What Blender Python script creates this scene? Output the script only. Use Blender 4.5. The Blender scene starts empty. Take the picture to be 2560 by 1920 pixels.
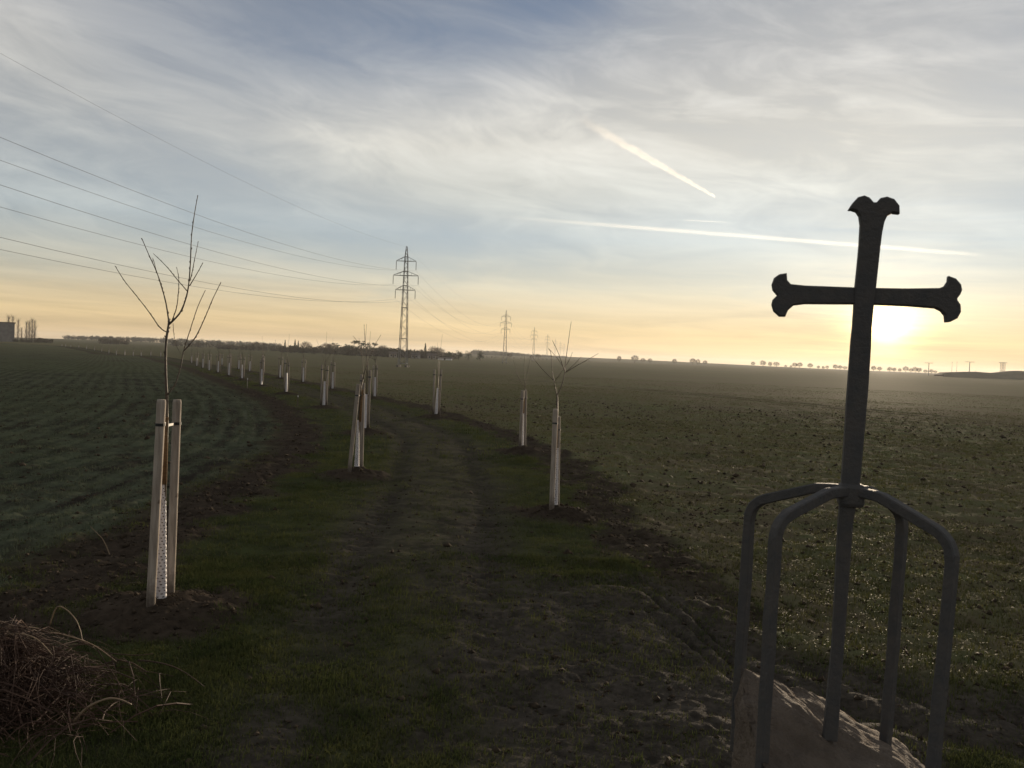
import bpy, math, random
import numpy as np
from mathutils import Matrix, Vector

sc = bpy.context.scene
# ------------------------------------------------------------------ camera
F = 2150.0                       # focal length in pixels of the 2560 x 1920 photograph
PITCH = math.atan((960 - 891) / F)
ROLL = math.radians(2.2)
EYE = 2.1
cam = bpy.data.cameras.new('camera')
camo = bpy.data.objects.new('camera', cam)
sc.collection.objects.link(camo)
CAMROT = Matrix.Rotation(math.pi / 2 - PITCH, 4, 'X') @ Matrix.Rotation(ROLL, 4, 'Z')
camo.matrix_world = Matrix.Translation((0, 0, EYE)) @ CAMROT
cam.sensor_width = 36
cam.lens = F / 2560 * 36
cam.clip_start = 0.05
cam.clip_end = 60000
cam.dof.use_dof = True
cam.dof.focus_distance = 40
cam.dof.aperture_fstop = 16
sc.camera = camo

# ------------------------------------------------------------------ sky
SUN_AZ, SUN_EL = math.radians(23.32), math.radians(2.73)
SUNDIR = Vector((math.sin(SUN_AZ) * math.cos(SUN_EL), math.cos(SUN_AZ) * math.cos(SUN_EL), math.sin(SUN_EL)))


class S:
    """a socket with arithmetic, for building node trees"""
    nt = None

    def __init__(s, k):
        s.k = k

    def m(s, op, *o):
        n = S.nt.nodes.new('ShaderNodeMath'); n.operation = op
        for i, v in enumerate((s,) + o):
            if isinstance(v, S): S.nt.links.new(v.k, n.inputs[i])
            else: n.inputs[i].default_value = v
        return S(n.outputs[0])

    def __add__(s, o): return s.m('ADD', o)
    def __radd__(s, o): return s.m('ADD', o)
    def __sub__(s, o): return s.m('SUBTRACT', o)
    def __mul__(s, o): return s.m('MULTIPLY', o)
    def __rmul__(s, o): return s.m('MULTIPLY', o)
    def __truediv__(s, o): return s.m('DIVIDE', o)
    def __neg__(s): return s.m('MULTIPLY', -1.0)
    def exp(s): return S_const(math.e).m('POWER', s)
    def clamp(s): return s.m('MINIMUM', 1.0).m('MAXIMUM', 0.0)
    def step(s, a, b): return rng(s, a, b, 0, 1, 'SMOOTHSTEP')


def S_const(v):
    n = S.nt.nodes.new('ShaderNodeValue'); n.outputs[0].default_value = v
    return S(n.outputs[0])


def put(v, sock):
    if isinstance(v, S): S.nt.links.new(v.k, sock)
    else: sock.default_value = v


def rng(v, a, b, c=0.0, d=1.0, kind='LINEAR'):
    n = S.nt.nodes.new('ShaderNodeMapRange'); n.interpolation_type = kind
    put(v, n.inputs[0])
    for i, q in enumerate((a, b, c, d)): n.inputs[i + 1].default_value = q
    return S(n.outputs[0])


def comb(x, y, z):
    n = S.nt.nodes.new('ShaderNodeCombineXYZ')
    for i, v in enumerate((x, y, z)): put(v, n.inputs[i])
    return S(n.outputs[0])


def sep(v):
    n = S.nt.nodes.new('ShaderNodeSeparateXYZ'); put(v, n.inputs[0])
    return [S(o) for o in n.outputs]


def noise(vec, scale, detail=4, rough=0.55, dist=0.0, out=0, dims='3D'):
    n = S.nt.nodes.new('ShaderNodeTexNoise'); n.noise_dimensions = dims
    if vec is not None: put(vec, n.inputs['Vector'])
    n.inputs['Scale'].default_value = scale; n.inputs['Detail'].default_value = detail
    n.inputs['Roughness'].default_value = rough; n.inputs['Distortion'].default_value = dist
    return S(n.outputs[out])


def lin(c):
    return tuple(((v / 255) / 12.92 if v <= 10.3 else ((v / 255 + 0.055) / 1.055) ** 2.4) for v in c) + (1.0,)


def ramp(v, stops):
    n = S.nt.nodes.new('ShaderNodeValToRGB'); put(v, n.inputs[0])
    el = n.color_ramp.elements
    while len(el) < len(stops): el.new(0.5)
    for e, (p, c) in zip(el, stops): e.position = p; e.color = c if len(c) == 4 else tuple(c) + (1.0,)
    return S(n.outputs[0])


def mix(f, a, b, blend='MIX'):
    n = S.nt.nodes.new('ShaderNodeMix'); n.data_type = 'RGBA'; n.blend_type = blend
    put(f, n.inputs[0]); 
    for i, v in ((6, a), (7, b)):
        if isinstance(v, S): S.nt.links.new(v.k, n.inputs[i])
        else: n.inputs[i].default_value = v if len(v) == 4 else tuple(v) + (1.0,)
    return S(n.outputs[2])


world = bpy.data.worlds.new('World')
sc.world = world
world.use_nodes = True
S.nt = nt = world.node_tree
bg = nt.nodes['Background']
sky = nt.nodes.new('ShaderNodeTexSky')
sky.sky_type = 'NISHITA'
sky.sun_disc = False
sky.sun_elevation = SUN_EL
sky.sun_rotation = SUN_AZ
sky.air_density = 0.75
sky.dust_density = 0.12
sky.ozone_density = 3.0
SKYSTR = 0.12
bg.inputs[1].default_value = SKYSTR
DEG = 180 / math.pi
d = S(nt.nodes.new('ShaderNodeTexCoord').outputs['Generated'])
dx, dy, dz = sep(d)
el = dz.m('ARCSINE') * DEG                       # elevation and azimuth in degrees
az = dx.m('ARCTAN2', dy) * DEG
vd = nt.nodes.new('ShaderNodeVectorMath'); vd.operation = 'DOT_PRODUCT'
put(d, vd.inputs[0]); vd.inputs[1].default_value = SUNDIR
theta = S(vd.outputs['Value']).m('MINIMUM', 1.0).m('ARCCOSINE') * DEG      # angle from the sun


def blob(a, e, wa, we, tilt=0.0):
    c, s_ = math.cos(math.radians(tilt)), math.sin(math.radians(tilt))
    u = (az - a) * c + (el - e) * s_
    v = (el - e) * c - (az - a) * s_
    return (-((u / wa).m('POWER', 2.0) + (v / we).m('POWER', 2.0))).exp()


# high cloud sheet seen in perspective: project the direction onto a plane overhead
den = dz.m('MAXIMUM', 0.0) + 0.07
qx, qy = dx / den, dy / den
warp = noise(comb(qx, qy, 0.0), 0.5, 3, 0.5) - 0.5
ca, sa = math.cos(math.radians(28)), math.sin(math.radians(28))
ru, rv = qx * ca + qy * sa, qy * ca - qx * sa
sheet = noise(comb(ru * 0.62 + warp * 1.1, rv * 0.95 + warp * 0.9, 3.7), 0.75, 4, 0.5, 0.1)
fine = noise(comb(az * 0.07 + warp * 1.6, el * 0.24 + az * 0.035 + warp * 1.0, 8.1), 1.6, 7, 0.62, 0.5)
bands = noise(comb(az * 0.055 + warp * 0.6, el * 0.85 + az * 0.02, 1.3), 1.0, 6, 0.6, 0.3)
veil = (0.62 + 0.50 * (blob(14, 15, 24, 6.0, -8) + 0.8 * blob(-4, 11, 18, 5, -14) + 0.70 * blob(-31, 17.6, 5.5, 2.8, -28)
        + 0.35 * blob(24, 20, 10, 4)) - 0.66 * blob(-13, 20.0, 14, 4.8, 4) - 0.50 * blob(2, 22.0, 8, 2.8, 12)
        - 0.2 * blob(22, 9, 16, 1.5, 0) - 0.22 * blob(-2, 7.6, 12, 1.6, 0) + 0.55 * (sheet - 0.5) + 0.66 * (fine - 0.5))
veil = rng(veil, 0.0, 1.1).clamp()
low = rng(el, 1.0, 7.5, 1.0, 0.0, 'SMOOTHSTEP')
veil = (veil + 0.55 * low).clamp()
# colour of the veil against elevation; brighter towards the sun
elr = rng(el, 0.0, 30.0).clamp()
vcol = ramp(elr, [(0.0, lin((222, 190, 142))), (0.06, lin((228, 202, 154))), (0.15, lin((213, 205, 182))),
                  (0.26, lin((196, 201, 197))), (0.45, lin((209, 207, 199))), (0.62, lin((194, 193, 190))), (1.0, lin((176, 175, 172)))])
thick = rng(sheet + 1.1 * (fine - 0.5), 0.36, 0.72).clamp()
gain = (0.86 + 0.50 * (-(theta / 22.0)).exp() - 0.10 * rng(el, 5, 0) + (0.20 + 0.16 * blob(16, 16, 20, 7, -6)) * (thick - 0.36) * rng(el, 3, 8) + 0.85 * (bands - 0.5) * low)
vn = nt.nodes.new('ShaderNodeVectorMath'); vn.operation = 'SCALE'
put(vcol, vn.inputs[0]); put(gain * (1.0 / SKYSTR), vn.inputs['Scale'])
hsv = nt.nodes.new('ShaderNodeHueSaturation'); hsv.inputs['Saturation'].default_value = 0.54; hsv.inputs['Value'].default_value = 1.3
put(S(sky.outputs[0]), hsv.inputs['Color'])
base = S(hsv.outputs[0])
col = mix(veil, base, S(vn.outputs[0]))
# aureole of the low sun shining through the cloud, cut by thin cloud bars
bars = rng(bands, 0.36, 0.60, 0.25, 1.2)
aure = (1.0 / SKYSTR) * (7.0 * (-(theta / 0.55)).exp() + 1.6 * blob(23.3, 2.75, 1.9, 1.1, 0) * bars + 0.36 * (-(theta / 4.2)).exp() * bars)
an = nt.nodes.new('ShaderNodeVectorMath'); an.operation = 'SCALE'
an.inputs[0].default_value = (1.0, 0.73, 0.30); put(aure, an.inputs['Scale'])
col = mix(1.0, col, S(an.outputs[0]), 'ADD')
nt.links.new(col.k, bg.inputs[0])
world.cycles.sampling_method = 'MANUAL'
world.cycles.sample_map_resolution = 512

sun = bpy.data.lights.new('sun', 'SUN')
sun.energy = 5.0
sun.angle = math.radians(0.53)
sun.color = (1.0, 0.80, 0.57)
suno = bpy.data.objects.new('sun', sun)
sc.collection.objects.link(suno)
suno.rotation_euler = (-SUNDIR).to_track_quat('-Z', 'Y').to_euler()
suno.location = (60, 140, 40)

sc.view_settings.view_transform = 'Standard'
sc.view_settings.look = 'None'
sc.view_settings.exposure = 0.12
sc.view_settings.gamma = 1
sc.cycles.use_denoising = True
sc.cycles.max_bounces = 6
sc.cycles.volume_bounces = 0

# ------------------------------------------------------------------ helpers
col0 = sc.collection
rnd = random.Random(7)
CR = np.array([list(r)[:3] for r in CAMROT.to_3x3()])


def ray(px, py):
    v = CR @ np.array([(px - 1280) / F, -(py - 960) / F, -1.0])
    return v / np.linalg.norm(v)


def at(px, py, Y):
    """point at distance Y along the view axis on the sight line of a photograph pixel"""
    v = ray(px, py)
    return Vector((0, 0, EYE)) + Vector(v) * (Y / v[1])


def hash2(ix, iy, seed):
    n = (ix.astype(np.int64) * 374761393 + iy.astype(np.int64) * 668265263 + seed * 1442695041) & 0xffffffff
    n = ((n ^ (n >> 13)) * 1274126177) & 0xffffffff
    return ((n ^ (n >> 16)) & 0xffff) / 65535.0


def vnoise(x, y, seed=0):
    ix, iy = np.floor(x), np.floor(y)
    fx, fy = x - ix, y - iy
    fx = fx * fx * (3 - 2 * fx); fy = fy * fy * (3 - 2 * fy)
    a, b = hash2(ix, iy, seed), hash2(ix + 1, iy, seed)
    c, e = hash2(ix, iy + 1, seed), hash2(ix + 1, iy + 1, seed)
    return (a + (b - a) * fx) * (1 - fy) + (c + (e - c) * fx) * fy


def fbm(x, y, oct=4, seed=0, gain=0.5):
    s, a, t = 0, 1.0, 0
    for k in range(oct):
        s = s + a * vnoise(x * 2 ** k + 17.3 * k, y * 2 ** k - 9.1 * k, seed + k); t += a; a *= gain
    return s / t - 0.5


def ss(a, b, x):
    t = np.clip((x - a) / (b - a), 0, 1)
    return t * t * (3 - 2 * t)


def base_h(x, y):
    r = np.hypot(x, y)
    z = -1.3 * ss(8, 260, r) + 1.0 * ss(420, 900, r)
    z = z + 6.2 * np.exp(-((x - 140) / 430) ** 2 - ((y - 1900) / 480) ** 2)
    z = z + 3.0 * np.exp(-((x + 640) / 420) ** 2 - ((y - 1500) / 380) ** 2)
    z = z + 0.25 * fbm(x / 60.0, y / 60.0, 3, 3) * ss(15, 80, r)
    return z


def on_ground(px, py):
    v = ray(px, py); t = 1.0
    lo, hi = 0.5, 3000.0
    for _ in range(60):
        m = 0.5 * (lo + hi)
        p = v * m
        if EYE + p[2] > float(base_h(np.array(p[0]), np.array(p[1]))): lo = m
        else: hi = m
    p = v * lo
    return Vector((p[0], p[1], float(base_h(np.array(p[0]), np.array(p[1])))))


class MB:
    """collects vertices and faces, builds one mesh object"""

    def __init__(s): s.v = []; s.f = []

    def tube(s, pts, rad, n=6, cap=True):
        pts = [Vector(p) for p in pts]
        k0 = len(s.v); ref = None
        for i, p in enumerate(pts):
            t = (pts[min(i + 1, len(pts) - 1)] - pts[max(i - 1, 0)])
            t = t.normalized() if t.length > 1e-9 else Vector((0, 0, 1))
            if ref is None: ref = Vector((1, 0, 0)) if abs(t.x) < 0.9 else Vector((0, 1, 0))
            u = (ref - t * ref.dot(t)).normalized(); w = t.cross(u); ref = u
            r = rad[i] if isinstance(rad, (list, tuple)) else rad
            for j in range(n):
                a = 2 * math.pi * j / n
                s.v.append(p + (u * math.cos(a) + w * math.sin(a)) * r)
        for i in range(len(pts) - 1):
            for j in range(n):
                a, b = k0 + i * n + j, k0 + i * n + (j + 1) % n
                s.f.append((a, b, b + n, a + n))
        if cap:
            s.f.append(tuple(k0 + j for j in reversed(range(n))))
            e = k0 + (len(pts) - 1) * n
            s.f.append(tuple(e + j for j in range(n)))
        return s

    def box(s, c, size, rot=None):
        k = len(s.v)
        for x in (-.5, .5):
            for y in (-.5, .5):
                for z in (-.5, .5):
                    p = Vector((x * size[0], y * size[1], z * size[2]))
                    if rot: p = rot @ p
                    s.v.append(p + Vector(c))
        for q in ((0, 1, 3, 2), (4, 6, 7, 5), (0, 4, 5, 1), (2, 3, 7, 6), (0, 2, 6, 4), (1, 5, 7, 3)):
            s.f.append(tuple(k + i for i in q))
        return s

    def poly(s, pts):
        k = len(s.v); s.v += [Vector(p) for p in pts]; s.f.append(tuple(range(k, k + len(pts)))); return s

    def mesh(s, name, m, smooth=False):
        me = bpy.data.meshes.new(name)
        me.from_pydata([tuple(v) for v in s.v], [], s.f)
        me.materials.append(m)
        if smooth: me.polygons.foreach_set('use_smooth', [True] * len(me.polygons))
        me.update()
        return me

    def build(s, name, m, parent=None, smooth=False):
        return link(name, s.mesh(name, m, smooth), parent)


def link(name, data, parent=None):
    o = bpy.data.objects.new(name, data)
    col0.objects.link(o)
    if parent: o.parent = parent
    return o


def tag(o, label=None, cat=None, group=None, kind=None):
    if label: o['label'] = label
    if cat: o['category'] = cat
    if group: o['group'] = group
    if kind: o['kind'] = kind
    return o


def empty(name, loc, label, cat, group=None, rz=0.0):
    o = bpy.data.objects.new(name, None)
    o.empty_display_size = 0.3
    col0.objects.link(o); o.location = loc; o.rotation_euler = (0, 0, rz)
    return tag(o, label, cat, group)


def copy_tree(o, parent=None):
    c = o.copy(); col0.objects.link(c); c.parent = parent
    for ch in [q for q in o.children]: copy_tree(ch, c)
    return c


def np_mesh(name, V, T, m, quads=False):
    """V (n,3), T (k,3 or 4)"""
    me = bpy.data.meshes.new(name)
    k = T.shape[1]
    me.vertices.add(len(V)); me.vertices.foreach_set('co', V.astype(np.float32).ravel())
    me.loops.add(T.size); me.loops.foreach_set('vertex_index', T.astype(np.int32).ravel())
    me.polygons.add(len(T)); me.polygons.foreach_set('loop_start', np.arange(0, T.size, k, dtype=np.int32))
    me.materials.append(m)
    me.update(calc_edges=True)
    return me


def material(name, color=(0.5, 0.5, 0.5), rough=0.7, spec=0.3, metal=0.0):
    m = bpy.data.materials.new(name); m.use_nodes = True
    b = m.node_tree.nodes['Principled BSDF']
    b.inputs['Base Color'].default_value = tuple(color) + (1.0,)
    b.inputs['Roughness'].default_value = rough
    b.inputs['Specular IOR Level'].default_value = spec
    b.inputs['Metallic'].default_value = metal
    return m, b


def varied(name, c1, c2, scale, rough=0.75, spec=0.3, bump=0.0, bscale=None, stretch=(1, 1, 1), detail=4, metal=0.0, bdist=0.01):
    """two-tone noise material in object space with optional bump"""
    m, b = material(name, c1, rough, spec, metal)
    S.nt = m.node_tree
    tc = S(S.nt.nodes.new('ShaderNodeTexCoord').outputs['Object'])
    mp = S.nt.nodes.new('ShaderNodeMapping'); put(tc, mp.inputs[0]); mp.inputs['Scale'].default_value = stretch
    v = S(mp.outputs[0])
    n = noise(v, scale, detail, 0.6)
    put(mix(rng(n, 0.35, 0.65), c1, c2), b.inputs['Base Color'])
    if bump:
        bn = S.nt.nodes.new('ShaderNodeBump'); bn.inputs['Strength'].default_value = bump; bn.inputs['Distance'].default_value = bdist
        put(noise(v, bscale or scale * 3, 5, 0.6), bn.inputs['Height'])
        S.nt.links.new(bn.outputs[0], b.inputs['Normal'])
    return m


def leafy(name, c1, c2, trans=0.35, rough=0.5, spec=0.35, scale=3.0, matte=False):
    """thin leaf or blade: principled mixed with translucency, tint varied in space"""
    m, b = material(name, c1, rough, spec)
    S.nt = nt_ = m.node_tree
    tc = S(nt_.nodes.new('ShaderNodeTexCoord').outputs['Object'])
    c = mix(rng(noise(tc, scale, 3), 0.35, 0.65), c1, c2)
    c = mix(rng(noise(tc, scale * 0.11, 2), 0.35, 0.65), c, mix(0.55, c, tuple(v * 1.5 for v in c2)))
    put(c, b.inputs['Base Color'])
    if matte:
        nt_.nodes.remove(b); b = nt_.nodes.new('ShaderNodeBsdfDiffuse'); put(c, b.inputs[0])
    t = nt_.nodes.new('ShaderNodeBsdfTranslucent'); put(c, t.inputs[0])
    ms = nt_.nodes.new('ShaderNodeMixShader'); ms.inputs[0].default_value = trans
    nt_.links.new(b.outputs[0], ms.inputs[1]); nt_.links.new(t.outputs[0], ms.inputs[2])
    nt_.links.new(ms.outputs[0], nt_.nodes['Material Output'].inputs[0])
    return m


# ------------------------------------------------------------------ the two rows of young trees (base pixel -> place on the ground)
ROW_L = [(402, 1530), (888, 1190), (910, 1084), (809, 1020), (715, 987), (653, 966), (605, 951), (572, 942), (545, 934), (523, 929), (507, 922), (492, 917), (479, 909)]
ROW_R = [(1384, 1289), (1305, 1129), (1090, 1044), (936, 997), (831, 977), (758, 960), (700, 948), (658, 938), (624, 931), (597, 925), (576, 920), (555, 915)]
ROW_F = [(402, 891), (377, 889.5), (353, 890), (333, 889), (312, 888), (291, 887), (272, 883), (254, 879), (236, 876), (216, 873), (197, 869), (177, 867), (164, 866), (155, 865)]
PL = [on_ground(*q) for q in ROW_L]
PR = [on_ground(*q) for q in ROW_R]
PF = [on_ground(*q) for q in ROW_F]
TREES = PL + PR + PF


def track_x(y):
    """x of the track's centre line at distance y, from the rows"""
    ys_l = np.array([p.y for p in PL]); xs_l = np.array([p.x for p in PL])
    ys_r = np.array([p.y for p in PR]); xs_r = np.array([p.x for p in PR])
    return 0.5 * (np.interp(y, ys_l, xs_l) + np.interp(y, ys_r, xs_r))


cy = np.array([12., 16., 20., 24., 29., 34., 40., 46., 53., 61., 69., 78., 88.])
CL = [(0.1, -12.0), (-0.2, 0.0), (-0.6, 5.0), (-0.95, 9.0)] + [(float(track_x(y)), float(y)) for y in cy]
CL += [(p.x - 0.5, p.y - 2.0) for p in PF]
CL += [(CL[-1][0] - 60, CL[-1][1] + 20)]
CL = np.array(CL)
# corner-cut the centre line so the track bends smoothly
for _ in range(2):
    q = [CL[0]]
    for a, b in zip(CL[:-1], CL[1:]): q += [a * .75 + b * .25, a * .25 + b * .75]
    CL = np.array(q + [CL[-1]])


def track_t(x, y):
    """signed distance from the centre line (left negative), its normal, arc length"""
    best = np.full(x.shape, 1e9); t = np.zeros(x.shape); nx = np.ones(x.shape); ny = np.zeros(x.shape); s = np.zeros(x.shape)
    acc = 0.0
    for (ax, ay), (bx, by) in zip(CL[:-1], CL[1:]):
        L = math.hypot(bx - ax, by - ay)
        if L < 1e-6: continue
        ux, uy = (bx - ax) / L, (by - ay) / L
        k = np.clip((x - ax) * ux + (y - ay) * uy, 0, L)
        ex, ey = x - ax - k * ux, y - ay - k * uy
        dd = np.hypot(ex, ey)
        side = (x - ax) * uy - (y - ay) * ux        # right of the direction of travel: positive
        m = dd < best
        best = np.where(m, dd, best); t = np.where(m, np.where(side >= 0, dd, -dd), t)
        nx = np.where(m, uy, nx); ny = np.where(m, -ux, ny); s = np.where(m, acc + k, s)
        acc += L
    return t, nx, ny, s


BX = np.array([-20., 1.2, 1.43, 1.68, 2.37, 3.36, 6.0, 12.0, 40.])
BY = np.array([12., 9.2, 8.3, 6.96, 6.2, 5.64, 4.9, 4.0, 1.0])


TRAM = [(on_ground(1330, 951), on_ground(2150, 1024)), (on_ground(1000, 944), on_ground(1330, 951))]


def tram(x, y):
    """pair of wheel lines left across the right field"""
    g = np.zeros(x.shape)
    a, b = TRAM[0]; L = math.hypot(b.x - a.x, b.y - a.y); ux, uy = (b.x - a.x) / L, (b.y - a.y) / L
    k = (x - a.x) * ux + (y - a.y) * uy; e = (x - a.x) * uy - (y - a.y) * ux + 0.6 * np.sin(k * .07)
    on = ss(-30, 0, k) * ss(L + 25, L, k)
    for o in (-0.95, 0.95): g = np.maximum(g, np.exp(-((e - o) / 0.26) ** 2) * on)
    return g


def zones(x, y):
    """soil, mud, grass weights and side of the field, 0..1"""
    t, nx, ny, s = track_t(x, y)
    w1 = fbm(x * 1.1, y * 1.1, 4, 11); w2 = fbm(x * 2.6, y * 2.6, 4, 23); w3 = fbm(x * .35, y * .35, 3, 31)
    near = ss(14, 7, np.hypot(x, y))
    tl = t + 0.7 * w1
    # swing of the track to the right in the foreground
    yb = np.interp(x, BX, BY)
    swing = ss(0.35, -0.35, y - yb + 0.9 * w1) * ss(0.6, 1.5, x + 0.8 * w1)
    track = ss(-4.0, -3.3, tl + 0.5 * w2) * ss(3.0, 2.7, t + 0.8 * w1)
    track = np.maximum(track, swing)
    soil_l = ss(-4.0, -3.1, tl + 0.5 * w2) * ss(-2.25, -2.8, t + 1.0 * w2 + 0.6 * w1)
    soil_r = ss(1.8, 2.2, t + 1.2 * w2) * ss(3.0, 2.7, t + 0.8 * w1) * (1 - swing)
    soil = np.maximum(soil_l, soil_r * 0.9)
    md = np.full(x.shape, 1e9)
    for p in TREES[:25]:
        md = np.minimum(md, np.hypot(x - p.x, y - p.y))
    ring = ss(0.85, 0.45, md + 0.5 * w2)
    soil = np.maximum(soil, ring)
    mud = np.exp(-((np.abs(t) - 0.66) / 0.30) ** 2) * ss(0.25, -0.2, w3 + 0.6 * w1 - 0.12) * (0.5 + 0.4 * near)
    mud = np.maximum(mud, swing * ss(-0.28, 0.12, w1 + 0.6 * w2 + 0.18))
    fore = ss(10.0, 7.0, y) * ss(-1.1, -0.1, x + 0.9 * w1) * track
    mud = np.maximum(mud, fore * ss(-0.22, 0.14, w1 + 0.6 * w2 + 0.15))
    soil = np.maximum(soil, 0.7 * tram(x, y) * (1 - track))
    soil = soil * (1 - 0.6 * mud)
    worn = np.exp(-(np.abs(t) / 1.15) ** 4) * ss(3.0, 9.0, y)
    grass = track * (1 - soil) * (1 - 0.85 * mud) * (1 - 0.80 * worn)
    side = np.where(t < 0, 0.0, 1.0)
    return t, s, soil, mud, grass, track, side, md, nx, ny


def height(x, y, Z=None):
    t, s, soil, mud, grass, track, side, md, nx, ny = Z if Z is not None else zones(x, y)
    r = np.hypot(x, y)
    z = base_h(x, y)
    z = z + 0.13 * np.exp(-(md / 0.42) ** 2)                                   # mound at each young tree
    fade = ss(90, 30, r)
    rough = 0.025 + 0.085 * soil + 0.030 * mud + (0.044 + 0.004 * side) * (1 - track)
    z = z + fade * rough * (fbm(x * 3.2, y * 3.2, 4, 41) * 1.0 + 0.75 * fbm(x * 11, y * 11, 3, 57))
    z = z + fade * 0.05 * fbm(x * 0.8, y * 0.8, 3, 71)
    rut = np.exp(-((np.abs(t + 0.12 * np.sin(s * 0.5)) - 0.68) / 0.17) ** 2)
    z = z - fade * 0.045 * rut * track * (0.75 + 0.35 * np.sin(s * 26 + 2 * t)) * ss(4, 9, y)
    # wheel marks of the swing
    yb = np.interp(x, BX, BY)
    for off in (0.55, 1.15, 1.9):
        k = np.exp(-((y - yb + off) / 0.12) ** 2) * ss(0.4, 1.2, x) * ss(13, 8, x)
        z = z - 0.05 * k * (0.8 + 0.3 * np.sin(x * 24))
    # drilled rows of the crop
    z = z + ss(70, 25, r) * (1 - track) * (1 - side) * 0.016 * np.sin(2 * math.pi * t / 0.25) * (0.6 + 1.6 * fbm(x * .5, y * .5, 3, 77))
    z = z - 0.05 * tram(x, y)
    return z


def ground_z(x, y):
    return float(height(np.array([float(x)]), np.array([float(y)]))[0])

# ------------------------------------------------------------------ materials
def ground_material():
    m, b = material('field_ground', (0.05, 0.04, 0.03), 0.8, 0.06)
    S.nt = nt_ = m.node_tree
    at_ = nt_.nodes.new('ShaderNodeAttribute'); at_.attribute_name = 'zone'
    soil, mud, grass = sep(S(at_.outputs['Color']))
    side = S(at_.outputs['Alpha'])
    P = S(nt_.nodes.new('ShaderNodeNewGeometry').outputs['Position'])
    at2 = nt_.nodes.new('ShaderNodeAttribute'); at2.attribute_name = 'row'
    rt, rs, _ = sep(S(at2.outputs['Vector']))
    n1 = noise(P, 2.2, 5, 0.62)
    n2 = noise(P, 14.0, 4, 0.65)
    n3 = noise(P, 0.035, 3, 0.5)
    n4 = noise(P, 0.35, 4, 0.6)
    rows = noise(comb(rt * 4.0, rs * 0.35, 0.0), 1.0, 4, 0.6)
    drill = (rt * (2 * math.pi / 0.62) + noise(P, 0.5, 2) * 3.0).m('SINE') * 0.5
    # drilled crop: soil between thin green rows, patchy; the left one denser than the right one
    cl = mix(rng(n1 * 0.4 + n2 * 0.2 + rows * 0.4 + drill * 0.10 + (n4 - 0.5) * 0.5, 0.40, 0.58), (0.037, 0.032, 0.025), (0.094, 0.105, 0.067))
    cr = mix(rng(n1 * 0.85 + rows * 0.15 + (n4 - 0.5) * 0.6 + (n3 - 0.5) * 0.5, 0.40, 0.68), (0.132, 0.108, 0.066), (0.124, 0.132, 0.062))
    cl = mix(rng(n3, 0.4, 0.62), cl, mix(0.5, cl, (0.080, 0.094, 0.046)))
    c = mix(side, cl, cr)
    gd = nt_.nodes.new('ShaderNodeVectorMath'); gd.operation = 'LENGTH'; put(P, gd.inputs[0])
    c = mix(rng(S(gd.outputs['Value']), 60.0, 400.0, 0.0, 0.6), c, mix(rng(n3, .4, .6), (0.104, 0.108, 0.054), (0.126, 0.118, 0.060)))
    worn_c = mix(rng(n1, 0.38, 0.62), (0.060, 0.050, 0.037), (0.086, 0.077, 0.050))
    at3 = nt_.nodes.new('ShaderNodeAttribute'); at3.attribute_name = 'worn'
    c = mix(S(at3.outputs['Fac']), c, worn_c)
    c = mix(grass, c, mix(rng(n1, 0.38, 0.62), (0.040, 0.042, 0.022), (0.064, 0.074, 0.028)))
    c = mix(mud, c, mix(rng(n2 * 0.6 + n1 * 0.4, 0.4, 0.62), (0.042, 0.036, 0.029), (0.096, 0.081, 0.065)))
    c = mix(soil, c, mix(rng(n2 * 0.5 + n1 * 0.5, 0.38, 0.62), (0.034, 0.026, 0.019), (0.074, 0.056, 0.041)))
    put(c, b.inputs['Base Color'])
    put(rng(mud + 0.5 * n1, 0.3, 1.3, 0.9, 0.68), b.inputs['Roughness'])
    bn = nt_.nodes.new('ShaderNodeBump'); bn.inputs['Strength'].default_value = 0.9; bn.inputs['Distance'].default_value = 0.03
    put(n2 * 0.6 + n1 * 0.8, bn.inputs['Height'])
    nt_.links.new(bn.outputs[0], b.inputs['Normal'])
    # dry soil and turf scatter light evenly; only wet mud keeps a little sheen
    df = nt_.nodes.new('ShaderNodeBsdfDiffuse'); df.inputs['Roughness'].default_value = 0.8
    put(c, df.inputs['Color']); nt_.links.new(bn.outputs[0], df.inputs['Normal'])
    ms = nt_.nodes.new('ShaderNodeMixShader'); put((0.28 + mud * -0.10), ms.inputs[0])
    nt_.links.new(df.outputs[0], ms.inputs[1]); nt_.links.new(b.outputs[0], ms.inputs[2])
    nt_.links.new(ms.outputs[0], nt_.nodes['Material Output'].inputs[0])
    return m


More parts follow.
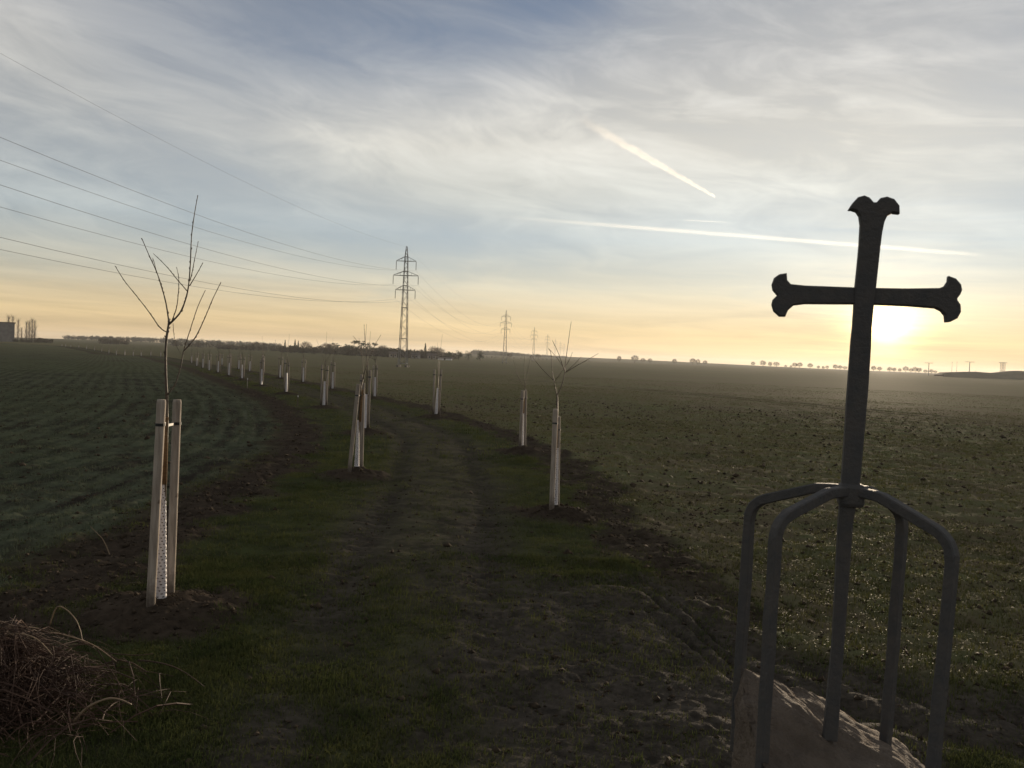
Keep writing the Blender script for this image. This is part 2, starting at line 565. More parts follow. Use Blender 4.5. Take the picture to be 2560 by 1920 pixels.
M = dict(
    ground=ground_material(),
    iron=varied('wrought_iron', (0.064, 0.063, 0.064), (0.086, 0.078, 0.072), 26, 0.7, 0.35, 0.9, 90, bdist=0.004, detail=8),
    stone=varied('memorial_stone', (0.105, 0.083, 0.065), (0.165, 0.131, 0.103), 9, 0.9, 0.2, 1.0, 30, bdist=0.03, detail=10),
    wood=varied('milled_pole', (0.25, 0.21, 0.175), (0.43, 0.375, 0.325), 7, 0.8, 0.2, 0.6, 22, (5, 5, 0.45), detail=7),
    tie=varied('rubber_tie', (0.012, 0.012, 0.012), (0.03, 0.03, 0.03), 20, 0.5, 0.4),
    guard=varied('spiral_guard', (0.56, 0.53, 0.55), (0.68, 0.65, 0.66), 9, 0.45, 0.4),
    wrap=varied('jute_wrap', (0.14, 0.085, 0.045), (0.22, 0.14, 0.075), 30, 0.9, 0.1, 0.6, 90, (1, 1, 4)),
    bark=varied('sapling_bark', (0.070, 0.052, 0.036), (0.11, 0.080, 0.052), 14, 0.6, 0.35, 0.3, 60),
    twig=varied('dry_twig', (0.042, 0.023, 0.016), (0.090, 0.050, 0.033), 6, 0.75, 0.3),
    cane=varied('pale_cane', (0.17, 0.12, 0.075), (0.28, 0.20, 0.12), 7, 0.6, 0.35),
    grass=leafy('grass_blades', (0.044, 0.060, 0.022), (0.084, 0.088, 0.032), 0.2, scale=2.2, matte=True),
    dryg=leafy('straw_blades', (0.12, 0.095, 0.05), (0.17, 0.13, 0.07), 0.2, matte=True),
    crop_l=leafy('winter_crop', (0.070, 0.086, 0.056), (0.094, 0.106, 0.068), 0.15, matte=True),
    crop_r=leafy('sparse_crop', (0.050, 0.064, 0.018), (0.085, 0.080, 0.026), 0.25, 0.6, 0.07),
    clod=varied('soil_clod', (0.032, 0.024, 0.017), (0.075, 0.056, 0.038), 9, 0.95, 0.1),
    steel=varied('galvanised_steel', (0.20, 0.20, 0.20), (0.30, 0.28, 0.26), 1.5, 0.55, 0.4, metal=0.2),
    glass=varied('insulator_glass', (0.10, 0.09, 0.07), (0.16, 0.13, 0.10), 3, 0.3, 0.5),
    conc=varied('concrete', (0.10, 0.095, 0.085), (0.16, 0.15, 0.13), 2, 0.9, 0.2),
    wire=varied('cable', (0.12, 0.12, 0.12), (0.18, 0.18, 0.18), 2, 0.6, 0.3),
    tbark=varied('tree_bark', (0.055, 0.045, 0.036), (0.095, 0.078, 0.060), 2, 0.9, 0.2),
    twigs=varied('bare_twigs', (0.060, 0.046, 0.036), (0.105, 0.082, 0.062), 1, 0.9, 0.15),
    needle=leafy('needles', (0.018, 0.032, 0.014), (0.034, 0.046, 0.020), 0.1, 0.6, 0.2, 0.6),
    hedge=leafy('winter_wood', (0.034, 0.034, 0.024), (0.060, 0.052, 0.036), 0.12, 0.8, 0.1, 0.08),
    farwood=leafy('far_wood', (0.030, 0.038, 0.026), (0.045, 0.050, 0.034), 0.1, 0.8, 0.1, 0.03),
    wall_w=varied('white_render', (0.62, 0.62, 0.62), (0.70, 0.69, 0.68), 0.4, 0.85, 0.2),
    wall_g=varied('grey_panel', (0.16, 0.15, 0.15), (0.21, 0.20, 0.19), 0.4, 0.85, 0.2),
    wall_c=varied('cream_render', (0.20, 0.18, 0.15), (0.26, 0.23, 0.20), 0.6, 0.85, 0.2),
    roof=varied('dark_roof', (0.06, 0.05, 0.05), (0.10, 0.08, 0.07), 1.0, 0.8, 0.2),
    pane=varied('window_glass', (0.03, 0.035, 0.04), (0.05, 0.055, 0.06), 0.5, 0.12, 0.6),
)

# poles: each one a little lighter or darker, splashed with soil at the foot
S.nt = nt_ = M['wood'].node_tree
b_ = nt_.nodes['Principled BSDF']
src = S(b_.inputs['Base Color'].links[0].from_socket)
tc_ = S(nt_.nodes.new('ShaderNodeTexCoord').outputs['Object'])
oi = S(nt_.nodes.new('ShaderNodeObjectInfo').outputs['Random'])
zz_ = sep(tc_)[2]
cw = mix(1.0, src, mix(oi, (0.72, 0.70, 0.68), (1.12, 1.10, 1.06)), 'MULTIPLY')
cw = mix((rng(zz_ + (noise(tc_, 30, 3) - 0.5) * 0.25, 0.02, 0.22, 0.75, 0.0)).clamp(), cw, (0.06, 0.045, 0.032))
kn = rng(noise(tc_, 11, 2, .4), 0.70, 0.76)
cw = mix(kn * 0.7, cw, (0.09, 0.055, 0.032))
put(cw, b_.inputs['Base Color'])

# ------------------------------------------------------------------ ground sheet: polar grid round the camera, dense in view, split into field and track
NR1, NR2 = 760, 120
rad = np.concatenate([np.geomspace(3.2, 75, NR1), np.geomspace(75, 5000, NR2 + 1)[1:]])
rad = np.concatenate([[0.0, 0.6, 1.2, 1.8, 2.4, 2.8], rad])
ang = np.concatenate([np.linspace(-180, -46, 50)[:-1], np.linspace(-46, -34, 40)[:-1], np.linspace(-34, 34, 440), np.linspace(34, 46, 40)[1:], np.linspace(46, 180, 50)[1:]])
A_, R_ = np.meshgrid(np.radians(ang), rad)
GX, GY = (R_ * np.sin(A_)).ravel(), (R_ * np.cos(A_)).ravel()
ZN = zones(GX, GY)
GZ = height(GX, GY, ZN)
nr, na = len(rad), len(ang)
idx = np.arange(nr * na).reshape(nr, na)
quads = np.stack([idx[:-1, :-1], idx[:-1, 1:], idx[1:, 1:], idx[1:, :-1]], -1).reshape(-1, 4)[:, ::-1]
V = np.stack([GX, GY, GZ], 1)
t_, s_, soil_, mud_, grass_, track_, side_ = ZN[:7]
tq = track_[quads].mean(1); sq = side_[quads].mean(1)
sel = {'grass_track': tq > 0.5, 'field_left': (tq <= 0.5) & (sq < 0.5), 'field_right': (tq <= 0.5) & (sq >= 0.5)}
blend_side = ss(-1.0, 1.0, t_)
for nm, mk in sel.items():
    T = quads[mk]
    used, inv = np.unique(T.ravel(), return_inverse=True)
    me = np_mesh(nm, V[used], inv.reshape(-1, 4), M['ground'])
    ca = me.color_attributes.new('zone', 'FLOAT_COLOR', 'POINT')
    ca.data.foreach_set('color', np.stack([soil_[used], mud_[used], grass_[used], blend_side[used]], 1).astype(np.float32).ravel())
    va = me.attributes.new('row', 'FLOAT_VECTOR', 'POINT')
    va.data.foreach_set('vector', np.stack([t_[used], s_[used], 0 * s_[used]], 1).astype(np.float32).ravel())
    wa_ = me.attributes.new('worn', 'FLOAT', 'POINT'); wa_.data.foreach_set('value', track_[used].astype(np.float32))
    me.polygons.foreach_set('use_smooth', np.ones(len(me.polygons), dtype=bool))
    o = link(nm, me)
    tag(o, {'grass_track': 'muddy grass track curving away between two rows of young trees',
            'field_left': 'green drilled crop field left of the young trees',
            'field_right': 'sparse brown and green field right of the track, under the sun'}[nm],
        {'grass_track': 'track', 'field_left': 'field', 'field_right': 'field'}[nm], kind='structure')

# ------------------------------------------------------------------ blades and clods (uncountable ground cover)
rg = np.random.default_rng(5)


def scatter(n, r0, r1, amax=37.0):
    """uniform per area in the wedge in front of the camera"""
    r = np.sqrt(rg.uniform(r0 * r0, r1 * r1, n)); a = np.radians(rg.uniform(-amax, amax, n))
    return r * np.sin(a), r * np.cos(a)


def blades(x, y, z, k, length, width, segs, lean=0.6, spread=0.03):
    """k blades at each point; returns vertices, triangles"""
    n = len(x)
    x, y, z = (np.repeat(v, k) for v in (x, y, z)); L = np.repeat(length, k) * rg.uniform(.55, 1.25, n * k); W = np.repeat(width, k)
    sp = np.repeat(spread if np.ndim(spread) else np.full(n, spread), k)
    x = x + rg.normal(0, 1, n * k) * sp; y = y + rg.normal(0, 1, n * k) * sp
    az_ = rg.uniform(0, 2 * np.pi, n * k); ln = rg.uniform(0.1, lean, n * k) * 1.5
    hx, hy = np.cos(az_), np.sin(az_); sx, sy = -hy, hx
    z = z - 0.006
    if segs == 1:
        Vv = np.stack([np.stack([x - sx * W, y - sy * W, z], 1), np.stack([x + sx * W, y + sy * W, z], 1),
                       np.stack([x + hx * L * np.sin(ln), y + hy * L * np.sin(ln), z + L * np.cos(ln)], 1)], 1).reshape(-1, 3)
        return Vv, np.arange(len(Vv)).reshape(-1, 3)
    mx, my, mz = x + hx * L * .5 * np.sin(ln * .5), y + hy * L * .5 * np.sin(ln * .5), z + L * .55 * np.cos(ln * .5)
    tx, ty, tz = mx + hx * L * .5 * np.sin(ln * 1.5), my + hy * L * .5 * np.sin(ln * 1.5), mz + L * .5 * np.cos(np.minimum(ln * 1.5, 1.75))
    Vv = np.stack([np.stack([x - sx * W, y - sy * W, z], 1), np.stack([x + sx * W, y + sy * W, z], 1),
                   np.stack([mx - sx * W * .8, my - sy * W * .8, mz], 1), np.stack([mx + sx * W * .8, my + sy * W * .8, mz], 1),
                   np.stack([tx, ty, tz], 1)], 1).reshape(-1, 3)
    b = np.arange(n * k)[:, None] * 5
    T = np.concatenate([b + [0, 1, 3], b + [0, 3, 2], b + [2, 3, 4]], 0)
    return Vv, T


def stuff(name, parts, m, label, cat):
    Vs, Ts, o = [], [], 0
    for v, t in parts:
        Vs.append(v); Ts.append(t + o); o += len(v)
    ob = link(name, np_mesh(name, np.concatenate(Vs), np.concatenate(Ts), m))
    return tag(ob, label, cat, kind='stuff')


gp, dp, lp, rp, cp = [], [], [], [], []
for (n, r0, r1, k, L, W, segs) in ((95000, 3.6, 9, 5, .038, .0026, 3), (80000, 9, 18, 5, .042, .0040, 1), (40000, 18, 45, 4, .07, .010, 1), (20000, 45, 95, 3, .085, .022, 1)):
    x, y = scatter(n, r0, r1)
    if r0 >= 18:                                        # along the curved track only
        kk = rg.integers(0, len(CL), n); x = CL[kk, 0] + rg.uniform(-2.6, 2.6, n); y = CL[kk, 1] + rg.uniform(-4, 4, n)
    Z = zones(x, y); t, s, soil, mud, grass, track, side, md = Z[:8]
    h = height(x, y, Z); r = np.hypot(x, y)
    clump = fbm(x * 1.7, y * 1.7, 3, 91) + 0.5
    keep = (rg.uniform(0, 1, n) < grass * (0.25 + 1.1 * clump)) & (r > r0 * .95) & (r < r1 * 1.2)
    sz = L * (0.5 + 1.1 * clump[keep])
    gp.append(blades(x[keep], y[keep], h[keep], k, sz, np.full(keep.sum(), W), segs, 0.75, 0.028 if r0 < 18 else 0.06))
    kd = (rg.uniform(0, 1, n) < 0.10 * np.maximum(grass, 0.5 * mud)) & (r > r0 * .95)
    dp.append(blades(x[kd], y[kd], h[kd], 2, np.full(kd.sum(), L * 1.3), np.full(kd.sum(), W * .5), 1, 1.0, 0.04))
for (n, r0, r1, k, L, W, segs) in ((60000, 3.8, 14, 4, .050, .0028, 3), (60000, 14, 32, 4, .065, .006, 1), (70000, 32, 70, 3, .065, .011, 1), (60000, 70, 130, 2, .06, .016, 1)):
    x, y = scatter(n, r0, r1)
    Z = zones(x, y); t, s, soil, mud, grass, track, side, md, nx, ny = Z
    row = np.where(t < 0, np.round(t / 0.25) * 0.25 + rg.normal(0, 0.045, n), t)          # drilled in rows 25 cm apart
    x = x + (row - t) * nx; y = y + (row - t) * ny
    Z = zones(x, y); t, s, soil, mud, grass, track, side, md, nx, ny = Z
    h = height(x, y, Z)
    patch = fbm(x * .55, y * .55, 4, 131) + fbm(x * .09, y * .09, 3, 137) * 0.8
    kl = (track < 0.4) & (side < 0.5) & (rg.uniform(0, 1, n) < 0.55 + 1.5 * patch + 1.3 * fbm(x * 2.2, y * 2.2, 3, 151) + 0.30 * np.sin(2 * math.pi * t / 0.75))
    kr = (track < 0.4) & (side > 0.5) & (rg.uniform(0, 1, n) < 0.62 + 1.6 * patch + 0.35 * ss(16, 8, np.hypot(x, y)))
    lp.append(blades(x[kl], y[kl], h[kl], k, np.full(kl.sum(), L), np.full(kl.sum(), W), segs, 0.8, 0.03))
    rp.append(blades(x[kr], y[kr], h[kr], k, np.full(kr.sum(), L * .95), np.full(kr.sum(), W), segs, 0.85, 0.035))
stuff('grass', gp, M['grass'], 'short green grass growing over the track and its verges', 'grass')
stuff('dry_grass', dp, M['dryg'], 'dry straw-coloured blades strewn over the track', 'grass')
stuff('winter_crop', lp, M['crop_l'], 'green crop seedlings in drilled rows on the left field', 'crop')
stuff('sparse_crop', rp, M['crop_r'], 'glinting sparse crop seedlings on the right field', 'crop')
for (n, r0, r1, sz) in ((34000, 3.8, 14, .012), (44000, 14, 45, .019)):
    x, y = scatter(n, r0, r1)
    Z = zones(x, y); t, s, soil, mud, grass, track, side, md = Z[:8]
    h = height(x, y, Z)
    kc = rg.uniform(0, 1, n) < np.maximum(soil, np.where(track < .4, 0.25 + 0.25 * side, 0.05 + 0.25 * mud))
    x, y, h = x[kc], y[kc], h[kc]; q = len(x)
    R = sz * rg.gamma(2.0, 0.5, q)
    o8 = np.array([[1, 0, 0], [-1, 0, 0], [0, 1, 0], [0, -1, 0], [0, 0, .7], [0, 0, -.5]], float)
    Vv = o8[None] * R[:, None, None] * rg.uniform(.6, 1.3, (q, 6, 1)) + rg.normal(0, .18, (q, 6, 3)) * R[:, None, None]
    Vv = Vv + np.stack([x, y, h + R * .15], 1)[:, None]
    f8 = np.array([[0, 2, 4], [2, 1, 4], [1, 3, 4], [3, 0, 4], [2, 0, 5], [1, 2, 5], [3, 1, 5], [0, 3, 5]])
    cp.append((Vv.reshape(-1, 3), (np.arange(q)[:, None, None] * 6 + f8).reshape(-1, 3)))
stuff('soil_clods', cp, M['clod'], 'dark crumbly soil clods on the ploughed strips and the mounds', 'soil')

# ------------------------------------------------------------------ iron cross standing on a boulder
YAW = math.radians(13)
CA = Vector((0.8834, 2.2, 2.2829))                # where arm and shaft cross
CU, CN = Vector((math.cos(YAW), -math.sin(YAW), 0)), Vector((math.sin(YAW), math.cos(YAW), 0))
SHAFT = [(-0.0163, 0.0711), (-0.014, 0.1299), (-0.0138, 0.185), (-0.0177, 0.207), (-0.0251, 0.218), (-0.0357, 0.2217), (-0.0445, 0.2228), (-0.0349, 0.24), (-0.0234, 0.2539), (-0.008, 0.2582), (0.0043, 0.2527), (0.0145, 0.241), (0.0221, 0.241), (0.0301, 0.2515), (0.0453, 0.2551), (0.0627, 0.2488), (0.0754, 0.2325), (0.0774, 0.2125), (0.061, 0.2143), (0.0484, 0.207), (0.0426, 0.1925), (0.0387, 0.1669), (0.036, 0.1304), (0.0334, 0.0791), (0.0307, 0.0278), (0.0276, -0.0156), (0.0268, -0.0347), (0.0254, -0.0752), (0.0261, -0.1267), (0.0254, -0.1821), (0.0246, -0.2376), (0.0204, -0.3621), (0.0165, -0.4807), (0.0053, -0.5693), (-0.0011, -0.8817), (-0.0056, -1.145), (-0.0411, -1.145), (-0.0303, -0.885), (-0.0305, -0.5722), (-0.0279, -0.4838), (-0.0258, -0.3648), (-0.0249, -0.2585), (-0.0232, -0.1841), (-0.0215, -0.1099), (-0.0198, -0.0729), (-0.019, -0.0174), (-0.0187, 0.0268)]
ARM = [(0.1042, 0.0263), (0.1814, 0.0289), (0.1928, 0.0345), (0.1988, 0.0455), (0.1998, 0.0592), (0.2167, 0.053), (0.229, 0.0388), (0.2323, 0.0245), (0.2286, 0.0136), (0.2225, 0.0045), (0.2227, -0.0001), (0.2305, -0.0115), (0.2324, -0.0294), (0.225, -0.0458), (0.2089, -0.0553), (0.199, -0.0563), (0.1965, -0.0394), (0.1876, -0.0288), (0.1739, -0.0219), (0.1064, -0.0181), (0.0035, -0.0161), (-0.0662, -0.0174), (-0.1369, -0.0184), (-0.1653, -0.0228), (-0.179, -0.0362), (-0.1848, -0.0522), (-0.1999, -0.0526), (-0.215, -0.039), (-0.2205, -0.0222), (-0.2182, -0.009), (-0.2079, 0.0025), (-0.2193, 0.0155), (-0.2225, 0.0304), (-0.2172, 0.0475), (-0.205, 0.057), (-0.1864, 0.0603), (-0.1845, 0.0424), (-0.175, 0.0321), (-0.1391, 0.029), (0.0014, 0.0261)]


def plate(outline, thick, bevel, push=0.0):
    """forged flat bar: the outline extruded, its edges chamfered"""
    P = [Vector((a, b)) for a, b in outline]
    area = sum(p.x * q.y - q.x * p.y for p, q in zip(P, P[1:] + P[:1]))
    if area < 0: P.reverse()
    n = len(P); inner = []
    for i in range(n):
        e1 = (P[i] - P[i - 1]).normalized(); e2 = (P[(i + 1) % n] - P[i]).normalized()
        nn = Vector((-(e1.y + e2.y), e1.x + e2.x))
        nn = nn.normalized() if nn.length > 1e-6 else Vector((-e1.y, e1.x))
        inner.append(P[i] + nn * bevel)
    w = lambda p, z: CU * p.x + Vector((0, 0, p.y)) + CN * (z + push)
    mb = MB()
    rings = [(inner, -thick / 2), (P, -thick / 2 + bevel), (P, thick / 2 - bevel), (inner, thick / 2)]
    for R, z in rings: mb.v += [w(p, z) for p in R]
    for k in range(3):
        for i in range(n):
            j = (i + 1) % n
            mb.f.append((k * n + i, k * n + j, k * n + n + j, k * n + n + i))
    mb.f.append(tuple(reversed(range(n)))); mb.f.append(tuple(range(3 * n, 4 * n)))
    return mb


cross = empty('iron_cross', CA, 'dark wrought iron cross with split scroll ends, standing on four bent legs', 'cross')
plate(SHAFT, 0.030, 0.004).build('shaft', M['iron'], cross)
plate(ARM, 0.026, 0.004, 0.006).build('arm', M['iron'], cross)
# hammered collar where legs meet the shaft
mb = MB(); J = Vector((0.881, 2.2, 1.790)) - CA
mb.box(J + Vector((0, 0, -0.012)), (0.062, 0.052, 0.06), Matrix.Rotation(-YAW, 3, 'Z'))
col_ = mb.build('collar', M['iron'], cross)
bv = col_.modifiers.new('bevel', 'BEVEL'); bv.width = 0.010; bv.segments = 2


def square_bar(pts, w):
    """bar of square section swept along pts, faces kept facing outwards from the shaft"""
    mb = MB(); n = len(pts); pts = [Vector(p) for p in pts]
    out = Vector((pts[-1].x, pts[-1].y, 0)); out = (out - Vector((J.x, J.y, 0))).normalized()
    sidev = Vector((-out.y, out.x, 0))
    for i in range(n):
        t = (pts[min(i + 1, n - 1)] - pts[max(i - 1, 0)]).normalized()
        up = t.cross(sidev).normalized()
        wj = w * rnd.uniform(.955, 1.04)
        for a, b in ((-1, -1), (1, -1), (1, 1), (-1, 1)):
            mb.v.append(pts[i] + sidev * (a * wj / 2 + rnd.uniform(-.0005, .0005)) + up * (b * wj / 2 + rnd.uniform(-.0005, .0005)))
    for i in range(n - 1):
        for j in range(4):
            a, b = i * 4 + j, i * 4 + (j + 1) % 4
            mb.f.append((a, b, b + 4, a + 4))
    mb.f.append((3, 2, 1, 0)); mb.f.append(tuple(range(4 * n - 4, 4 * n)))
    return mb


LEGS = [((1.042, 1.99, 1.70), (1.012, 1.985, 0.93)), ((0.655, 2.08, 1.715), (0.646, 2.075, 1.10)),
        ((0.683, 2.41, 1.705), (0.676, 2.415, 1.00)), ((1.073, 2.32, 1.71), (1.058, 2.325, 0.98))]
for top, bot in LEGS:
    a = J + Vector((0, 0, 0.0)); b = Vector(top) - CA; c = Vector(bot) - CA
    a = a + (Vector((b.x - a.x, b.y - a.y, 0)).normalized()) * 0.012
    sh = a + (Vector((b.x - a.x, b.y - a.y, 0))) * 0.22 + Vector((0, 0, -0.004))
    pts = [a, a.lerp(sh, .5), sh]
    corner = b + Vector((0, 0, 0.012))
    e1 = (sh - corner).normalized(); e2 = (c - corner).normalized(); R = 0.055
    s0, s1 = corner + e1 * R, corner + e2 * R
    pts += [sh.lerp(s0, .12) + Vector((0, 0, 0.004)), s0]
    for k in range(1, 6):
        u = k / 6; pts.append(s0 * (1 - u) ** 2 + corner * 2 * u * (1 - u) + s1 * u ** 2)
    pts += [s1] + [s1.lerp(c, u / 9) + Vector((rnd.uniform(-.0012, .0012), rnd.uniform(-.0012, .0012), 0)) for u in range(1, 9)] + [c]
    lg = square_bar(pts, 0.026).build('leg', M['iron'], cross)
    bv = lg.modifiers.new('bevel', 'BEVEL'); bv.width = 0.003; bv.segments = 1; bv.angle_limit = math.radians(60); bv.limit_method = 'ANGLE'

import bmesh
bm = bmesh.new()
topring = [(.640, 2.02, 1.135), (.640, 2.24, 1.215), (.675, 2.36, 1.262), (.725, 2.40, 1.240), (.90, 2.44, 1.165), (1.16, 2.42, 1.03), (1.22, 2.10, 0.985), (1.08, 1.86, 0.96), (.86, 1.84, 1.02), (.66, 1.90, 1.075)]
cen = Vector((.92, 2.15, 0))
for sc_, zz in ((1.0, None), (1.13, 0.62), (1.28, 0.2), (1.30, -0.12)):
    for (x, y, z) in topring:
        q = cen + (Vector((x, y, 0)) - cen) * sc_ + (Vector((-0.02, -0.01, 0)) * (sc_ - 1) * 5)
        q.z = z if zz is None else zz
        bm.verts.new(q)
bmesh.ops.convex_hull(bm, input=bm.verts)
bmesh.ops.subdivide_edges(bm, edges=bm.edges, cuts=3, use_grid_fill=True)
bmesh.ops.triangulate(bm, faces=bm.faces)
bmesh.ops.subdivide_edges(bm, edges=[e for e in bm.edges if (e.verts[0].co.z > .7)], cuts=3, use_grid_fill=True)
bmesh.ops.triangulate(bm, faces=bm.faces)
bmesh.ops.subdivide_edges(bm, edges=[e for e in bm.edges if (e.verts[0].co.z > .9)], cuts=1, use_grid_fill=True)
bmesh.ops.triangulate(bm, faces=bm.faces)
from mathutils import noise as mnoise
bm.normal_update()
for v in bm.verts:
    c = v.co
    k = mnoise.fractal(c * 5.5, 0.8, 2.1, 8) * 0.017 + abs(mnoise.noise(c * 45)) * 0.005 + abs(mnoise.noise(c * 8 + Vector((3, 1, 9)))) * 0.020 + abs(mnoise.noise(c * 19)) * 0.008 - 0.013
    v.co = c + v.normal * k
me = bpy.data.meshes.new('boulder'); bm.to_mesh(me); bm.free(); me.materials.append(M['stone'])
me.polygons.foreach_set('use_smooth', [True] * len(me.polygons))
tag(link('boulder', me), 'rough pale brown memorial boulder carrying the iron cross', 'boulder')

# ------------------------------------------------------------------ young trees, each tied between two milled poles
def sweep(pix, Y, jit, r0, r1, seed):
    """branch along photograph points at distance Y, bent out of the picture plane by jit metres"""
    q = random.Random(seed); n = len(pix); pts = []
    for i, (x, y) in enumerate(pix):
        p = at(x, y, Y + jit * (i / max(n - 1, 1)) ** 1.2)
        pts.append(p)
    fine_ = []
    for i in range(n - 1):                                   # Catmull-Rom
        p0, p1, p2, p3 = pts[max(i - 1, 0)], pts[i], pts[i + 1], pts[min(i + 2, n - 1)]
        for k in range(4):
            u = k / 4
            fine_.append(0.5 * ((2 * p1) + (p2 - p0) * u + (2 * p0 - 5 * p1 + 4 * p2 - p3) * u * u + (3 * p1 - p0 - 3 * p2 + p3) * u ** 3))
    fine_.append(pts[-1])
    N = len(fine_)
    rad_ = [(r0 + (r1 - r0) * (i / (N - 1)) ** 0.8) * q.uniform(.9, 1.12) for i in range(N)]
    return fine_, rad_


def budded(mb, pts, rad_, base, seed, n=6):
    """branch tube with small buds along it"""
    q = random.Random(seed)
    pts = [p - base for p in pts]
    mb.tube(pts, rad_, n)
    for i in range(2, len(pts) - 1):
        if q.random() < .8:
            t = (pts[i + 1] - pts[i]).normalized()
            a = Vector((q.uniform(-1, 1), q.uniform(-1, 1), 0.2)).normalized()
            o = (a - t * a.dot(t)).normalized()
            mb.tube([pts[i], pts[i] + o * rad_[i] * 1.5 + t * 0.012, pts[i] + o * rad_[i] * 1.6 + t * 0.024], [rad_[i] * .5, rad_[i] * .55, 0.0006], 4)
    return mb


def guard_mesh(h, rb, rt, holes):
    mb = MB(); n = 30 if holes else 8; m = int(h / 0.008) if holes else 4
    k0 = 0
    for i in range(m + 1):
        r = rb + (rt - rb) * i / m
        for j in range(n):
            a = 2 * math.pi * j / n + 0.05 * i
            mb.v.append(Vector((math.cos(a) * r * (1 + .04 * math.sin(i * 1.3)), math.sin(a) * r, h * i / m)))
    for i in range(m):
        for j in range(n):
            if holes and (i % 3) == 1 and (j + (2 if (i // 3) % 2 else 0)) % 5 in (0, 1): continue
            a, b = i * n + j, i * n + (j + 1) % n
            mb.f.append((a, b, b + n, a + n))
    return mb


def pole_mesh(base, top, r, n=12):
    mb = MB(); ax = top - base
    pts = [Vector((0, 0, 0)) + ax * u for u in (-0.08, 0.0, .3, .6, 0.985, 1.0)]
    mb.tube(pts, [r, r, r * .99, r * .99, r * .98, r * .88], n)
    return mb


def staked_tree(p, stakes, guard, branches, trunk_pts, tagtxt, poletxt, rank, holes, group):
    """p: base point; stakes: list of (base, top); guard: (base, height, r bottom, r top)"""
    t = empty('young_tree', p, f'bare young tree, {tagtxt}', 'tree', group)
    trunk_pts = [q - p for q in trunk_pts]
    MB().tube(trunk_pts, [0.017 + (0.011 - 0.017) * i / (len(trunk_pts) - 1) for i in range(len(trunk_pts))], 8).build('trunk', M['bark'], t, True)
    gb, gh, r0, r1 = guard
    g = guard_mesh(gh, r0, r1, holes).build('trunk_guard', M['guard'], t, True)
    g.location = gb - p
    if holes:
        hgt = stakes[0][1].z - stakes[0][0].z
        w0, w1 = gh - 0.03, hgt - 0.16
        a, b = trunk_pts[0], trunk_pts[-1]
        f = lambda z: a.lerp(b, (z - a.z) / (b.z - a.z))
        MB().tube([f(w0), f((w0 + w1) / 2), f(w1)], [.021, .0205, .019], 10).build('trunk_wrap', M['wrap'], t, True)
    for k, br in enumerate(branches):
        budded(MB(), br[0], br[1], p, rank * 31 + k).build('branch', M['bark'], t, True)
    for k, (b, tp) in enumerate(stakes):
        s = empty('support_pole', b, f'pale wooden pole, {"left" if k == 0 else "right"} of the pair {poletxt}', 'pole', 'poles holding the young trees')
        pole_mesh(b, tp, 0.034).build('pole', M['wood'], s, True)
        ax = (tp - b); u = 1 - 0.19 / ax.length if holes else 0.88
        ring = MB()
        c = ax * u
        ring.tube([c + Vector((0, 0, -.011)), c + Vector((0, 0, .011))], .0375, 12)
        # strap across to the trunk
        tz = (b + c).z
        a0, a1 = trunk_pts[0] + p, trunk_pts[-1] + p
        tr = a0.lerp(a1, min(1.0, max(0.0, (tz - a0.z) / (a1.z - a0.z)))) - b
        dirv = Vector((tr.x - c.x, tr.y - c.y, 0))
        L = dirv.length
        if L > 0.02: ring.box((c + tr) / 2 * 1.0, (L, .012, .020), Matrix.Rotation(math.atan2(dirv.y, dirv.x), 3, 'Z'))
        ring.build('tie', M['tie'], s)
    return t


def ground_at(p): return Vector((p.x, p.y, ground_z(p.x, p.y)))


def lift(px, py, Y): return at(px, py, Y)


s3, o3 = 0.398, (240, 440)
r3 = lambda L: [(o3[0] + a * s3, o3[1] + b * s3) for a, b in L]
s8, o8_ = 0.3616, (800, 740)
r8 = lambda L: [(o8_[0] + a * s8, o8_[1] + b * s8) for a, b in L]
ORD = ['first', 'second', 'third', 'fourth', 'fifth', 'sixth', 'seventh', 'eighth', 'ninth', 'tenth', 'eleventh', 'twelfth', 'thirteenth', 'fourteenth', 'fifteenth', 'sixteenth']


def near_tree(base_px, stake_px, guard_px, trunk_px, branch_px, txt, rank, group, gr=(.040, .018)):
    p = ground_at(on_ground(*base_px)); Y = p.y
    stakes = []
    for bpx, tpx in stake_px:
        b = ground_at(on_ground(*bpx)); stakes.append((b, lift(*tpx, b.y)))
    gt = lift(*guard_px, Y)
    tr = [p] + [lift(x, y, Y) for x, y in trunk_px]
    br = []
    for k, (pix, r0, r1) in enumerate(branch_px):
        q = random.Random(rank * 77 + k)
        br.append(sweep(pix, Y, q.uniform(-.28, .28), r0, r1, k))
    staked_tree(p, stakes, (p, gt.z - p.z, gr[0], gr[1]), br, tr, txt[0], txt[1], rank, True, group)


